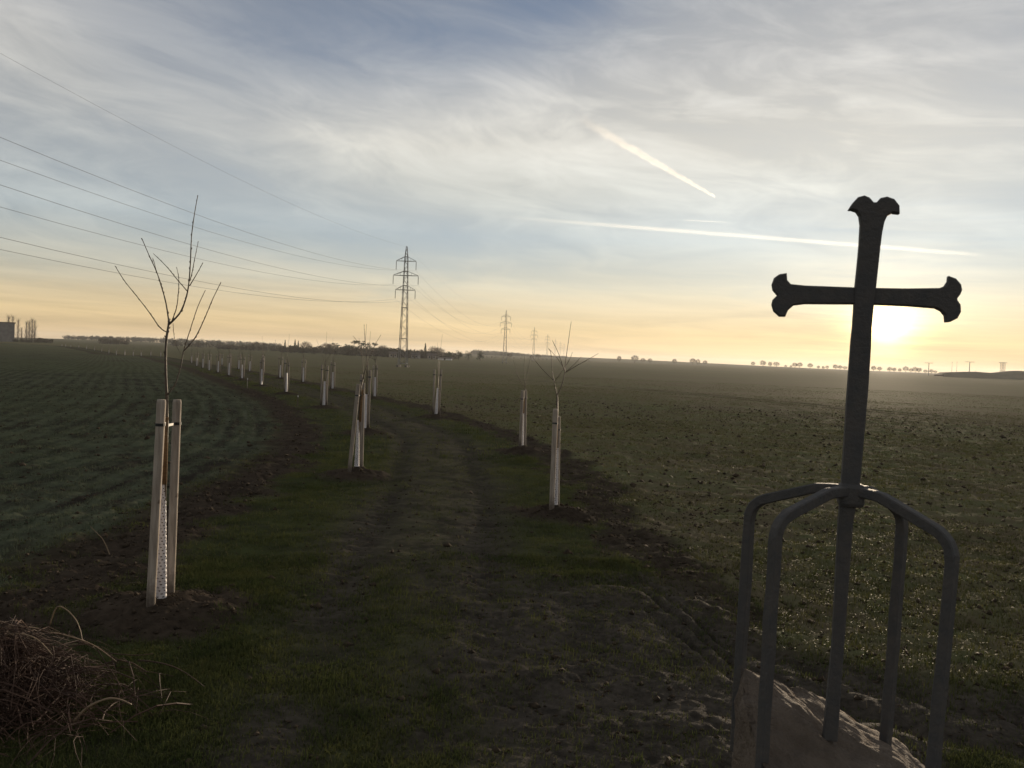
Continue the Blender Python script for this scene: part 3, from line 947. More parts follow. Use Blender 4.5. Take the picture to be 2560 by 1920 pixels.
GY = 'young trees of the new avenue'
B = .0042
near_tree((401, 1531), [((376, 1545), (404, 999)), ((425, 1511), (443, 999))], (412, 1201), r3([(445, 1560), (445, 1380)]),
          [(r3([(445, 1400), (437, 1200), (440, 1050), (455, 940), (462, 900)]), .0115, .0085),
           (r3([(455, 935), (520, 870), (555, 800), (580, 700), (593, 550), (600, 380), (620, 230), (640, 120)]), .0085, .0028),
           (r3([(575, 725), (510, 650), (440, 565), (360, 487)]), B, .002), (r3([(588, 690), (630, 620), (672, 545)]), B, .002),
           (r3([(590, 660), (605, 600), (620, 520), (643, 410)]), B, .002),
           (r3([(459, 925), (440, 800), (410, 690), (380, 600), (330, 490), (287, 390)]), .0062, .0026), (r3([(380, 610), (370, 560), (357, 518)]), .0035, .002),
           (r3([(443, 980), (400, 950), (330, 850), (260, 760), (180, 660), (120, 565)]), .0048, .0022),
           (r3([(475, 915), (505, 830), (517, 740), (520, 650), (507, 573)]), .0042, .002),
           (r3([(448, 1375), (500, 1300), (535, 1180), (550, 1100), (600, 940), (640, 820), (687, 717)]), .0066, .0024),
           (r3([(550, 1100), (620, 1020), (680, 900), (730, 780), (785, 667)]), .0048, .0024),
           (r3([(484, 925), (490, 1000), (505, 1065), (530, 1115)]), .0024, .0012)],
          ('nearest of all, at far left beside the brush pile', 'beside the brush pile'), 1, GY, (.043, .017))
near_tree((891, 1190), [((873, 1193), (896, 960)), ((903, 1176), (908, 958))], (897, 1050), r8([(280, 640), (300, 560)]),
          [(r8([(298, 575), (318, 490), (325, 450), (310, 300), (305, 195)]), .009, .0026), (r8([(318, 490), (345, 420), (385, 330), (422, 268)]), .006, .0024),
           (r8([(300, 540), (290, 420), (265, 330), (228, 275)]), .006, .0024), (r8([(312, 330), (318, 250), (322, 193)]), .004, .002),
           (r8([(330, 440), (290, 380), (262, 372)]), .004, .002), (r8([(340, 420), (385, 440), (395, 380)]), .004, .002)],
          ('second from the camera in the left row', 'at the second tree of the left row'), 2, GY)
near_tree((1386, 1288), [((1378, 1292), (1389, 1022)), ((1392, 1272), (1395, 1040))], (1393, 1120), r8([(1640, 800), (1640, 690)]),
          [(r8([(1640, 705), (1640, 690), (1670, 620), (1690, 540), (1700, 440), (1715, 330), (1737, 175)]), .0095, .0026), (r8([(1690, 520), (1650, 400), (1605, 305)]), .0055, .0022),
           (r8([(1690, 505), (1640, 430), (1580, 362)]), .005, .0022), (r8([(1695, 530), (1760, 490), (1850, 440), (1925, 397)]), .0055, .0024),
           (r8([(1698, 525), (1760, 470), (1805, 420)]), .0045, .0022), (r8([(1700, 480), (1730, 430), (1745, 390)]), .004, .002),
           (r8([(1640, 695), (1620, 600), (1605, 520), (1597, 400), (1580, 365)]), .0075, .0024), (r8([(1612, 580), (1550, 520), (1490, 450), (1465, 415)]), .0055, .0024),
           (r8([(1622, 590), (1660, 540), (1685, 500)]), .0042, .0022)],
          ('first from the camera in the right row, with spreading twigs', 'at the first tree of the right row'), 3, GY)
near_tree((1304, 1128), [((1300, 1130), (1306, 976)), ((1311, 1126), (1314, 974))], (1307, 1030), r8([(1410, 680), (1415, 640)]),
          [(r8([(1415, 650), (1430, 560), (1445, 470), (1456, 420)]), .008, .0026), (r8([(1416, 640), (1414, 520), (1415, 410)]), .007, .0024),
           (r8([(1412, 630), (1370, 560), (1350, 490), (1335, 438)]), .006, .0024)],
          ('second from the camera in the right row', 'at the second tree of the right row'), 4, GY)

# the others share three shapes of crown
def crown_proto(seed):
    q = random.Random(seed); br = []
    for k in range(q.randint(4, 6)):
        a = q.uniform(0, 6.28); sp = q.uniform(.12, .42) if k else .06; L = q.uniform(.55, 1.0) if k else 1.15
        z0 = q.uniform(-.02, .28)
        pts = [Vector((math.cos(a) * sp * u ** 1.3, math.sin(a) * sp * u ** 1.3, z0 + L * u)) for u in (0, .2, .45, .7, 1)]
        br.append((pts, [.006, .0052, .0045, .0036, .0026]))
    return br


CROWNS = []
for sd in (3, 8, 15):
    CROWNS.append([MB().tube(p_, r_, 5).mesh('branch', M['bark'], True) for p_, r_ in crown_proto(sd)])
TRUNKM = MB().tube([(0, 0, 0), (0, 0, .8), (0, 0, 1.62)], [.020, .018, .013], 7).mesh('trunk', M['bark'], True)
GUARDM = guard_mesh(.86, .055, .034, False).mesh('trunk_guard', M['guard'], True)
POLEM = MB().tube([(0, 0, -.08), (0, 0, .7), (0, 0, 1.40), (0, 0, 1.42)], [.036, .035, .034, .03], 9).mesh('pole', M['wood'], True)
TIEM = MB().tube([(0, 0, 1.235), (0, 0, 1.265)], .040, 9).box((.055, 0, 1.25), (.10, .012, .02)).mesh('tie', M['tie'])


def far_tree(p, txt, rank, group, txt2=None):
    q = random.Random(rank * 13 + 1)
    p = ground_at(p)
    t = empty('young_tree', p, f'bare young tree, {txt}', 'tree', group, q.uniform(0, 6.28))
    link('trunk', TRUNKM, t); link('trunk_guard', GUARDM, t)
    for me in CROWNS[q.randrange(3)]:
        b = link('branch', me, t); b.location = (0, 0, 1.30); 
    t.rotation_euler[0] = math.radians(q.uniform(-1.5, 1.5)); t.rotation_euler[1] = math.radians(q.uniform(-1, 2))
    a0 = math.radians(q.uniform(35, 65))
    for k, sg in enumerate((-1, 1)):
        o = Vector((math.cos(a0) * .115 * sg, math.sin(a0) * .115 * sg, 0))
        s = empty('support_pole', p + o, f'pale wooden pole, {"left" if k == 0 else "right"} of the pair {txt2}', 'pole', 'poles holding the young trees', a0 + (0 if sg < 0 else math.pi))
        s.rotation_euler[1] = math.radians(q.uniform(-1.2, 1.2)); s.rotation_euler[0] = math.radians(q.uniform(-1.2, 1.2))
        s.scale.z = q.uniform(.94, 1.05)
        link('pole', POLEM, s); link('tie', TIEM, s)
    return t


for i, p in enumerate(PL):
    if i < 2: continue
    far_tree(p, f'{ORD[i]} from the camera in the left row', 10 + i, GY, f'at the {ORD[i]} tree of the left row')
for i, p in enumerate(PR):
    if i < 2: continue
    far_tree(p, f'{ORD[i]} from the camera in the right row', 40 + i, GY, f'at the {ORD[i]} tree of the right row')
for i, p in enumerate(PF):
    far_tree(p, f'{ORD[i]} from the right in the distant row at left', 70 + i, GY, f'at the {ORD[i]} tree of the far left row')

# two marker pegs by the left row
for px, py, hpx, txt in ((618, 972, 27, 'thin pale marker peg behind the sixth tree of the left row'), (744, 1016, 27, 'short dark marker peg with pale tip beside the fourth pair of poles on the left')):
    p = ground_at(on_ground(px, py)); h = hpx * p.y / F
    e = empty('marker_peg', p, txt, 'peg', 'marker pegs')
    MB().tube([(0, 0, -.1), (0, 0, h * .8), (.004, 0, h * .86)], [.022, .02, .02], 6).build('shank', M['bark'] if px > 700 else M['wood'], e)
    MB().tube([(.004, 0, h * .86), (.005, 0, h)], [.021, .019], 6).build('tip', M['guard'], e)

# dry stalk standing in the left field
p = ground_at(on_ground(272, 1384))
pts = [at(x, y, p.y) - p for x, y in ((274, 1386), (266, 1365), (256, 1346), (240, 1330), (226, 1316))]
o = MB().tube(pts, [.006, .006, .005, .004, .003], 5).build('dry_stalk', M['cane'])
o.location = p
tag(o, 'pale dry bent stalk lying in the left field', 'stalk')

# ------------------------------------------------------------------ heap of cut brambles and twigs at lower left
bp = on_ground(130, 1790); bp = ground_at(bp)
pile = empty('brush_pile', bp, 'heap of tangled reddish brown cut twigs and brambles at lower left', 'brush pile')
q = random.Random(21)
mb = MB()
for k in range(2600):
    a = q.uniform(0, 6.28); rr = abs(q.gauss(0, .36)); cx, cy_ = math.cos(a) * rr * .90 - .30, math.sin(a) * rr * .8
    hh = .40 * math.exp(-(rr / .55) ** 2) + .02
    z0 = q.uniform(0, hh)
    dr = q.uniform(0, 6.28); L = q.uniform(.18, .55); lift_ = q.uniform(-.05, .30); bend = q.uniform(-.5, .5)
    pts = []
    for u in (0, .25, .5, .75, 1):
        an = dr + bend * u
        pts.append(Vector((cx + math.cos(an) * L * (u - .5), cy_ + math.sin(an) * L * (u - .5), max(0.0, z0 + lift_ * math.sin(u * 2.6) * L * 1.3 - .03 * u))))
    r_ = q.uniform(.0010, .0022) if q.random() < .85 else q.uniform(.003, .006)
    mb.tube(pts, [r_, r_, r_ * .9, r_ * .75, r_ * .4], 4, False)
tag(mb.build('twigs', M['twig'], pile), kind='stuff')
s5 = 0.3134
r5 = lambda L: [(a * s5, 1400 + b * s5) for a, b in L]
CANES = [([(0, 680), (60, 597), (170, 590), (300, 635), (420, 760)], 4.75, .0055), ([(60, 530), (250, 540), (400, 580), (470, 588), (650, 640), (780, 700), (930, 812)], 5.0, .0065),
         ([(395, 520), (450, 380), (520, 390), (600, 470), (640, 560), (655, 640)], 5.25, .0045), ([(880, 745), (1080, 760), (1220, 748)], 5.35, .004),
         ([(1100, 800), (1210, 810), (1350, 840), (1480, 900), (1630, 1010)], 5.0, .0045), ([(590, 1285), (700, 1175), (850, 1108), (960, 1115), (1050, 1155)], 4.5, .0075),
         ([(230, 850), (290, 980), (270, 1090), (200, 1190)], 4.55, .004), ([(110, 600), (100, 760), (60, 900)], 4.7, .004),
         ([(130, 470), (110, 560), (70, 700)], 5.0, .0035), ([(440, 900), (420, 980), (480, 1080), (380, 1250)], 4.5, .004), ([(780, 720), (850, 830), (930, 950), (1000, 1100)], 4.8, .0035),
         ([(420, 690), (430, 780), (380, 900)], 4.75, .004)]
for k, (L, Y, r_) in enumerate(CANES):
    pts, rr_ = sweep(r5(L), Y, q.uniform(-.15, .15), r_, r_ * .5, 500 + k)
    pts = [v - bp for v in pts]
    MB().tube(pts, rr_, 6).build('cane', M['cane'] if k in (0, 1, 2, 5) else M['twig'], pile, True)

# ------------------------------------------------------------------ power line: lattice pylons in a straight line, seven cables
PY_BASE = [Vector((-23 + 19 * i, 180 + 228 * i, 0)) for i in range(7)]
LINE = Vector((19, 228, 0)).normalized(); ACROSS = Vector((LINE.y, -LINE.x, 0))
HT = 25.1
ARMS = [(22.1, 2.1), (19.1, 2.65), (16.1, 2.1)]         # height and half length


def leg_half(z): return 0.85 + (0.30 - 0.85) * min(z / 22.9, 1.0) if z < 22.9 else 0.30 - 0.20 * (z - 22.9) / (HT - 22.9)


pyl = empty('pylon', (0, 0, 0), 'x', 'pylon', 'lattice pylons of the power line')
for sx in (-1, 1):
    for sy in (-1, 1):
        zs = [0.0, 8, 16, 22.9, HT]
        MB().tube([(sx * leg_half(z), sy * leg_half(z), z) for z in zs], [.075, .07, .06, .055, .045], 4).build('leg', M['steel'], pyl)
        MB().box((sx * .88, sy * .88, .05), (.55, .55, .7)).build('footing', M['conc'], pyl)
lat = MB(); z = 0.4; flip = 1
while z < HT - 0.6:
    stp = 0.55 + 1.15 * leg_half(z)
    z2 = min(z + stp, HT); a, b = leg_half(z), leg_half(z2)
    for sg in (-1, 1):
        lat.tube([(-a * flip, sg * a, z), (b * flip, sg * b, z2)], .035, 3, False)
        lat.tube([(sg * a, -a * flip, z), (sg * b, b * flip, z2)], .035, 3, False)
    z = z2; flip = -flip
for z in (0.75, 6.0, 12.4, 16.1, 17.0, 19.1, 20.0, 22.1, 23.0, HT):
    a = leg_half(z)
    for sg in (-1, 1):
        lat.tube([(-a, sg * a, z), (a, sg * a, z)], .06, 4); lat.tube([(sg * a, -a, z), (sg * a, a, z)], .06, 4)
tag(lat.build('lattice', M['steel'], pyl), kind='stuff')
for z, hl in ARMS:
    mb = MB(); a = leg_half(z)
    for sg in (-1, 1):
        for sy in (-1, 1):
            mb.tube([(sg * a, sy * a, z), (sg * hl, 0, z)], .055, 4); mb.tube([(sg * a, sy * a, z + .9), (sg * hl, 0, z + .05)], .045, 4)
        for u in (.35, .65):
            x = sg * (a + (hl - a) * u); w_ = a * (1 - u)
            mb.tube([(x, -w_, z), (x, w_, z)], .03, 3); mb.tube([(x, 0, z), (x, 0, z + .9 * (1 - u))], .03, 3)
    mb.build('crossarm', M['steel'], pyl)
    for sg in (-1, 1):
        pts = []; rr = []
        for i in range(15):
            pts.append((sg * hl, 0, z - .12 - i * .12)); rr.append(.04 if i % 2 else .085)
        ins = MB().tube(pts, rr, 6).build('insulator', M['glass'], pyl)
PYL = [pyl]
for i in range(1, 7): PYL.append(copy_tree(pyl))
ROT = math.atan2(ACROSS.y, ACROSS.x)
PLBL = ['tallest and nearest lattice steel pylon with six insulators, left of centre', 'second lattice pylon along the power line, at centre of the horizon', 'third lattice pylon along the power line, behind the twigs right of centre',
        'fourth lattice pylon along the power line, half hidden by the ridge', 'fifth lattice pylon along the power line, half hidden by the ridge', 'sixth lattice pylon along the power line, barely above the ridge', 'seventh and farthest lattice pylon of the power line']
for i, (o, b) in enumerate(zip(PYL, PY_BASE)):
    b.z = float(base_h(np.array(b.x), np.array(b.y))); 
    if i >= 3: b.z += 1.0
    o.location = b; o.rotation_euler = (0, 0, ROT); o['label'] = PLBL[i]
prev = Vector((-42, -48, 1.0))
NODES = [prev] + PY_BASE
WIRES = [(0, HT, 5.1, 'earth wire, topmost line of the power line')]
for (z, hl), nm in zip(ARMS, ('upper', 'middle', 'lower')):
    WIRES += [(-hl, z - 1.95, 6.2, f'{nm} left conductor cable'), (hl, z - 1.95, 6.2, f'{nm} right conductor cable')]
for off, z, sag, nm in WIRES:
    pts = []
    for a, b in zip(NODES[:-1], NODES[1:]):
        for k in range(28):
            u = k / 28
            pts.append(a.lerp(b, u) + ACROSS * off + Vector((0, 0, z - 4 * sag * u * (1 - u))))
    pts.append(NODES[-1] + ACROSS * off + Vector((0, 0, z)))
    o = MB().tube(pts, .014 if off else .009, 4, False).build('power_cable', M['wire'])
    tag(o, f'thin dark overhead {nm}' + (' hung from the pylon crossarms' if off else ' over the pylon tops'), 'cable', 'cables of the power line')

# ------------------------------------------------------------------ distant trees
def bare_mesh(seed, n=420, rx=.36, z0=.30):
    """unit-height leafless tree: trunk mesh, and a crown of limbs and twigs filling an uneven dome"""
    q = random.Random(seed); tr = MB(); cr = MB()
    tr.tube([(0, 0, 0), (q.uniform(-.02, .02), 0, .22), (q.uniform(-.03, .03), 0, .48)], [.026, .020, .010], 5)
    limbs = []
    for k in range(9):
        a = k * 2.4 + q.uniform(-.4, .4); z = q.uniform(.12, .40); R = rx * q.uniform(.5, .9); zt = q.uniform(.30, .92)
        R *= math.sqrt(max(.15, 1 - ((zt - .52) / .5) ** 2))
        p0, p2 = Vector((0, 0, z)), Vector((math.cos(a) * R, math.sin(a) * R, zt))
        p1 = p0.lerp(p2, .5) + Vector((0, 0, -.03 + q.uniform(-.03, .05)))
        cr.tube([p0, p1, p2], [.010, .007, .003], 4, False); limbs.append((p0, p1, p2))
    lump = [(q.uniform(0, 6.28), q.uniform(.8, 1.12)) for _ in range(6)]
    for k in range(n):
        a = q.uniform(0, 6.28); ph = math.asin(q.uniform(-.75, 1.0)); rr = q.uniform(.35, 1.0) ** .6
        rr *= min(lump, key=lambda l: abs(math.sin((l[0] - a) / 2)))[1]
        st = Vector((math.cos(a) * math.cos(ph) * rx * rr, math.sin(a) * math.cos(ph) * rx * rr, .56 + math.sin(ph) * .40 * rr))
        d_ = (st - Vector((0, 0, .30)) + Vector((q.gauss(0, .12), q.gauss(0, .12), q.gauss(0, .12)))).normalized()
        L = q.uniform(.06, .16)
        cr.tube([st - d_ * L * .7, st, st + d_ * L * .3], [.0036, .0030, .0016], 3, False)
    return tr.mesh('trunk', M['tbark']), cr.mesh('crown', M['twigs'])


def poplar_mesh(seed):
    q = random.Random(seed); tr = MB(); cr = MB()
    tr.tube([(0, 0, 0), (.004, 0, .5), (0, 0, .96)], [.014, .009, .003], 5)
    for k in range(190):
        z = q.uniform(.10, .86); a = q.uniform(0, 6.28); L = q.uniform(.10, .24) * (1.1 - .5 * z)
        w = q.uniform(.25, .75)
        p = Vector((0, 0, z)); pts = [p]
        for u in (.5, 1): pts.append(p + Vector((math.cos(a) * w * L * u ** .7, math.sin(a) * w * L * u ** .7, L * u)))
        cr.tube(pts, [.0020, .0015, .0007], 3, False)
    return tr.mesh('trunk', M['tbark']), cr.mesh('crown', M['twigs'])


def leaf_cloud(mb, c, R, n, q, size):
    for _ in range(n):
        while True:
            v = Vector((q.uniform(-1, 1), q.uniform(-1, 1), q.uniform(-1, 1)))
            if .25 < v.length < 1: break
        p = Vector(c) + Vector((v.x * R[0], v.y * R[1], v.z * R[2]))
        u = Vector((q.gauss(0, 1), q.gauss(0, 1), q.gauss(0, 1))).normalized(); w = u.orthogonal().normalized()
        s_ = size * q.uniform(.5, 1.4)
        mb.poly([p - u * s_, p + w * s_ * .7, p + u * s_, p - w * s_ * .7])


def evergreen_mesh(seed, kind):
    q = random.Random(seed); tr = MB(); cr = MB()
    if kind == 'spruce':
        tr.tube([(0, 0, 0), (0, 0, .98)], [.02, .004], 5)
        for k in range(26):
            z = .08 + .9 * (k / 26); R = .20 * (1 - z) ** .8 + .012
            for j in range(9):
                a = q.uniform(0, 6.28); r_ = R * q.uniform(.7, 1.15)
                t_ = Vector((math.cos(a), math.sin(a), 0)); s_ = Vector((-t_.y, t_.x, 0))
                cr.poly([Vector((0, 0, z + .03)), t_ * r_ * .6 + s_ * r_ * .28 + Vector((0, 0, z)), t_ * r_ + Vector((0, 0, z - .04)), t_ * r_ * .6 - s_ * r_ * .28 + Vector((0, 0, z))])
    elif kind == 'pine':
        tr.tube([(0, 0, 0), (.01, 0, .4), (.03, .01, .9)], [.022, .018, .008], 5)
        for k in range(11):
            a = q.uniform(0, 6.28); z = q.uniform(.52, .94); r_ = q.uniform(.08, .30) * (1.25 - .55 * z)
            c = Vector((math.cos(a) * r_, math.sin(a) * r_, z))
            tr.tube([Vector((.02, 0, z - .12)), c], [.008, .003], 3)
            leaf_cloud(cr, c, (.13, .13, .055), 46, q, .024)
    else:
        tr.tube([(0, 0, 0), (0, 0, .8)], [.03, .012], 5)
        for k in range(16):
            z = q.uniform(.14, .86); R = .30 * math.sqrt(max(0, 1 - ((z - .42) / .56) ** 2)); a = q.uniform(0, 6.28)
            leaf_cloud(cr, (math.cos(a) * R * .6, math.sin(a) * R * .6, z), (.15, .15, .13), 60, q, .026)
    return tr.mesh('trunk', M['tbark']), cr.mesh('crown', M['needle'])


BARE = [bare_mesh(s_, 950, r_) for s_, r_ in ((1, .40), (2, .46), (5, .44), (9, .50))]
POP = [poplar_mesh(s_) for s_ in (4, 6)]
SPRUCE, PINE, ROUND = evergreen_mesh(2, 'spruce'), [evergreen_mesh(s_, 'pine') for s_ in (3, 7, 11)], [evergreen_mesh(s_, 'round') for s_ in (5, 9)]
BARE_S = bare_mesh(12, 500, .5)


def plant(meshes, px, D, h, label, cat='tree', group=None, name='bare_tree', wide=1.0):
    v = ray(px, 880); k = D / v[1]
    x, y = v[0] * k, v[1] * k
    o = empty(name, (x, y, float(base_h(np.array(x), np.array(y))) - .1), label, cat, group, rnd.uniform(0, 6.28))
    o.scale = (h * wide, h * wide, h)
    link('trunk', meshes[0], o); link('crown', meshes[1], o)
    return o


G1 = 'bare roadside trees on the ridge'
for px, D, h, txt in ((1549, 1050, 8.5, 'small bare tree on the ridge, leftmost right of the young tree twigs'), (1588, 1050, 10.5, 'taller bare tree on the ridge, second from the young tree twigs'),
                      (1608, 1040, 7.0, 'low bare tree, left of a close pair on the ridge'), (1626, 1040, 7.2, 'low bare tree, right of a close pair on the ridge'),
                      (1687, 1080, 7.6, 'lone round bare tree midway along the ridge'), (1733, 1080, 9.4, 'broad bare tree on the ridge, left of a touching pair'),
                      (1745, 1090, 8.2, 'bare tree on the ridge, right of a touching pair'), (1764, 1080, 7.2, 'small bare tree on the ridge, last before the long gap')):
    plant(BARE[rnd.randrange(4)], px, D, h, txt, group=G1, wide=rnd.uniform(.9, 1.2))
k = 0
for px, h in ((1884, 7.5), (1909, 9.6), (1927, 8.2), (1943, 8.8), (1966, 4.6), (1979, 4.2), (1989, 8.2), (2001, 9.4), (2027, 8.6), (2048, 5.6), (2060, 5.0), (2070, 6.2), (2090, 8.2), (2102, 7.5), (2114, 6.4),
              (2186, 8.5), (2201, 7.6), (2226, 7.6), (2238, 7.2), (2252, 6.2), (2267, 10.0), (2280, 7.4), (2291, 9.4), (2300, 8.6), (2316, 6.2), (2331, 7.0), (2341, 5.6)):
    k += 1
    side_txt = 'left of the cross shaft' if px < 2150 else 'right of the cross shaft'
    idx_ = k if px < 2150 else k - 15
    plant(BARE[rnd.randrange(4)], px, 1330 + rnd.uniform(-30, 30), h * 1.12, f'{ORD[idx_ - 1]} small bare tree from the left in the skyline row {side_txt}', group='bare trees of the skyline row', wide=rnd.uniform(.95, 1.25))
for px, D, h, ms, nm, txt in (
        (868, 520, 7.6, PINE[0], 'pine', 'leftmost spreading pine of the dark wood behind the second young tree'), (884, 515, 9.4, PINE[1], 'pine', 'tall spreading pine of the dark wood, left of its pine group'),
        (900, 520, 9.8, PINE[2], 'pine', 'tallest spreading pine in the middle of the dark wood'), (918, 515, 9.2, PINE[0], 'pine', 'tall spreading pine of the dark wood, right of its tallest'),
        (934, 520, 8.6, PINE[1], 'pine', 'rightmost spreading pine of the dark wood, left of the nearest pylon'), (838, 530, 7.8, PINE[2], 'pine', 'lone pine at the left shoulder of the dark wood'),
        (712, 640, 9.2, SPRUCE, 'spruce', 'left one of two small dark spruces over the left wood'), (737, 640, 9.8, SPRUCE, 'spruce', 'right one of two small dark spruces over the left wood'),
        (745, 650, 9.0, SPRUCE, 'spruce', 'small dark spruce touching the right one of two spruces'), (1063, 540, 10.0, SPRUCE, 'spruce', 'pointed dark spruce rising over the wood right of the nearest pylon'),
        (1122, 500, 5.4, ROUND[0], 'evergreen_tree', 'dark round evergreen at the right end of the wood, first of four'), (1147, 500, 6.0, ROUND[1], 'evergreen_tree', 'dark round evergreen at the right end of the wood, second of four'),
        (1171, 500, 6.2, ROUND[0], 'evergreen_tree', 'dark round evergreen at the right end of the wood, third of four'), (1201, 500, 6.2, ROUND[1], 'evergreen_tree', 'broad dark round evergreen standing last at the right end of the wood')):
    plant(ms, px, D, h, txt, group='evergreens of the far wood', name=nm, wide=1.25 if nm == 'evergreen_tree' else 1.0)
for i, (px, D, h) in enumerate(((640, 640, 7.5), (663, 650, 6.5), (764, 620, 8.5), (815, 560, 8.2), (826, 570, 7.8), (957, 540, 8.0), (1085, 530, 8.0), (1097, 520, 8.0), (1275, 900, 6.5), (1346, 1000, 7.0), (1330, 1000, 5.0))):
    plant(BARE[i % 4], px, D, h, f'pale bare tree over the far wood, {ORD[i]} from the left', group='bare trees over the far wood', wide=1.2)
for i, (px, D, h) in enumerate(((20, 600, 19.5), (31, 590, 18.5), (44, 585, 16.5))):
    plant(POP[i % 2], px, D, h, f'bare poplar rising behind the grey building, {ORD[i]} from the left edge', group='poplars by the building', name='poplar', wide=1.1)
for i, (px, D, h) in enumerate(((53, 560, 10.5), (65, 540, 14.0), (72, 545, 14.8), (79, 540, 16.0), (86, 545, 15.2))):
    plant(POP[i % 2], px, D, h, f'bare poplar right of the grey building, {ORD[i]} counted from it', group='poplars by the building', name='poplar', wide=1.25)
for i, (px, D, h) in enumerate(((258, 700, 6.0), (276, 690, 7.0), (296, 700, 6.6), (312, 705, 6.4))):
    plant(BARE_S, px, D, h, f'grey bushy bare tree in the hedge behind the distant tree row, {ORD[i]} from the left', group='hedge trees behind the distant row', wide=1.3)

# woods and hedges that read as one mass
def wood(name, spans, m, label, n, size):
    q = random.Random(len(name)); mb = MB()
    for _ in range(n):
        (x0, x1, D0, D1, h0, h1) = spans[q.randrange(len(spans))]
        u = q.random(); px = x0 + (x1 - x0) * u; D = D0 + (D1 - D0) * q.random(); h = (h0 + (h1 - h0) * u) * q.uniform(.65, 1.1)
        v = ray(px, 880); k = D / v[1]; x, y = v[0] * k, v[1] * k
        z = float(base_h(np.array(x), np.array(y)))
        leaf_cloud(mb, (x, y, z + h * .48), (h * .5, h * .5, h * .52), 34, q, size * h)
    return tag(mb.build(name, m), label, 'wood', kind='stuff')


wood('woodland', [(540, 700, 600, 680, 3.6, 4.4), (700, 860, 540, 620, 4.5, 5.6), (860, 1000, 510, 560, 5.8, 5.4), (1000, 1140, 505, 550, 5.2, 4.2), (960, 1100, 510, 540, 5.2, 4.8)], M['hedge'], 'dark mass of winter woodland along the far edge of the field', 560, .11)
wood('far_forest', [(160, 420, 1350, 1500, 6.5, 8.5), (420, 700, 1300, 1450, 8.5, 7), (1180, 1300, 1450, 1600, 9, 6), (1300, 1420, 1500, 1600, 5, 3)], M['farwood'], 'bluish far forest along the skyline', 1100, .10)
wood('hedgerow', [(420, 560, 720, 780, 5.5, 5.0), (90, 130, 560, 600, 3.2, 2.4), (250, 320, 700, 720, 4.2, 4.0), (10, 100, 545, 560, 2.2, 2.2), (1200, 1480, 880, 900, 2.2, 1.2), (1480, 1800, 1090, 1110, 1.0, .9)], M['hedge'], 'low dark hedgerows between the far fields', 300, .12)

# ------------------------------------------------------------------ buildings
def place(px, D):
    v = ray(px, 880); k = D / v[1]; x, y = v[0] * k, v[1] * k
    return Vector((x, y, float(base_h(np.array(x), np.array(y)))))


bp_ = place(4, 548)
blk = empty('apartment_block', bp_, 'flat-roofed grey block with white end facade at far left edge', 'building', rz=math.radians(31))
MB().box((2.4, 4, 5.9), (9.0, 14, 12.2)).build('wall', M['wall_g'], blk)
MB().box((-5.6, 4.1, 5.8), (7.0, 13.8, 12.0)).build('end_wall', M['wall_w'], blk)
MB().box((-1.1, 4, 12.15), (17.2, 15, .5)).build('roof', M['roof'], blk)
for fl in range(0):
    for cx in (-.6, 2.3, 5.2):
        w_ = MB().box((cx, -3.0, 1.8 + fl * 2.9), (1.7, .12, 1.4)).build('window', M['wall_w'], blk)
        MB().box((cx, -3.07, 1.8 + fl * 2.9), (1.45, .06, 1.15)).build('pane', M['pane'], w_)
def house(px, D, w, d_, h, rh, wall, txt, rz):
    p = place(px, D)
    o = empty('house', p, txt, 'house', rz=rz)
    mb = MB(); mb.box((0, 0, h / 2 - .2), (w, d_, h + .4))
    for sx in (-1, 1): mb.poly([(sx * w / 2, -d_ / 2, h), (sx * w / 2, d_ / 2, h), (sx * w / 2, 0, h + rh)])
    mb.build('wall', wall, o)
    r = MB()
    for sg in (-1, 1):
        e = .3
        a = [Vector((-w / 2 - e, sg * (d_ / 2 + e), h - .15)), Vector((w / 2 + e, sg * (d_ / 2 + e), h - .15)), Vector((w / 2 + e, 0, h + rh + .08)), Vector((-w / 2 - e, 0, h + rh + .08))]
        b = [v + Vector((0, 0, .16)) for v in a]
        k = len(r.v); r.v += a + b
        for f_ in ((0, 1, 2, 3), (7, 6, 5, 4), (0, 4, 5, 1), (1, 5, 6, 2), (3, 2, 6, 7), (0, 3, 7, 4)): r.f.append(tuple(k + i for i in f_))
    r.build('roof', M['roof'], o)
    for cx in ((-w * .25, w * .25) if h > 1.5 else ()):
        f_ = MB().box((cx, -d_ / 2 - .03, h * .55), (1.0, .1, 1.1)).build('window', M['wall_g'], o)
        MB().box((cx, -d_ / 2 - .09, h * .55), (.85, .05, .95)).build('pane', M['pane'], f_)
    MB().box((0, -d_ / 2 - .03, h * .42), (.9, .08, h * .84)).build('door', M['tbark'], o)
house(1080, 488, 5.0, 4.0, 2.1, .9, M['wall_c'], 'small cream house with dark gable roof in front of the far wood', .1)
house(1040, 500, 4.2, 4, 2.0, 1.0, M['wall_g'], 'small grey cottage half lost in the dark wood beside the nearest pylon', -.2)
house(1113, 470, 7.5, 4, 1.0, .35, M['wall_w'], 'long low white shed at the edge of the far wood', 0.0)
house(983, 505, 4.5, 4, 2.2, 1.0, M['wall_c'], 'tiny cream cottage among dark trees left of the nearest pylon', .2)

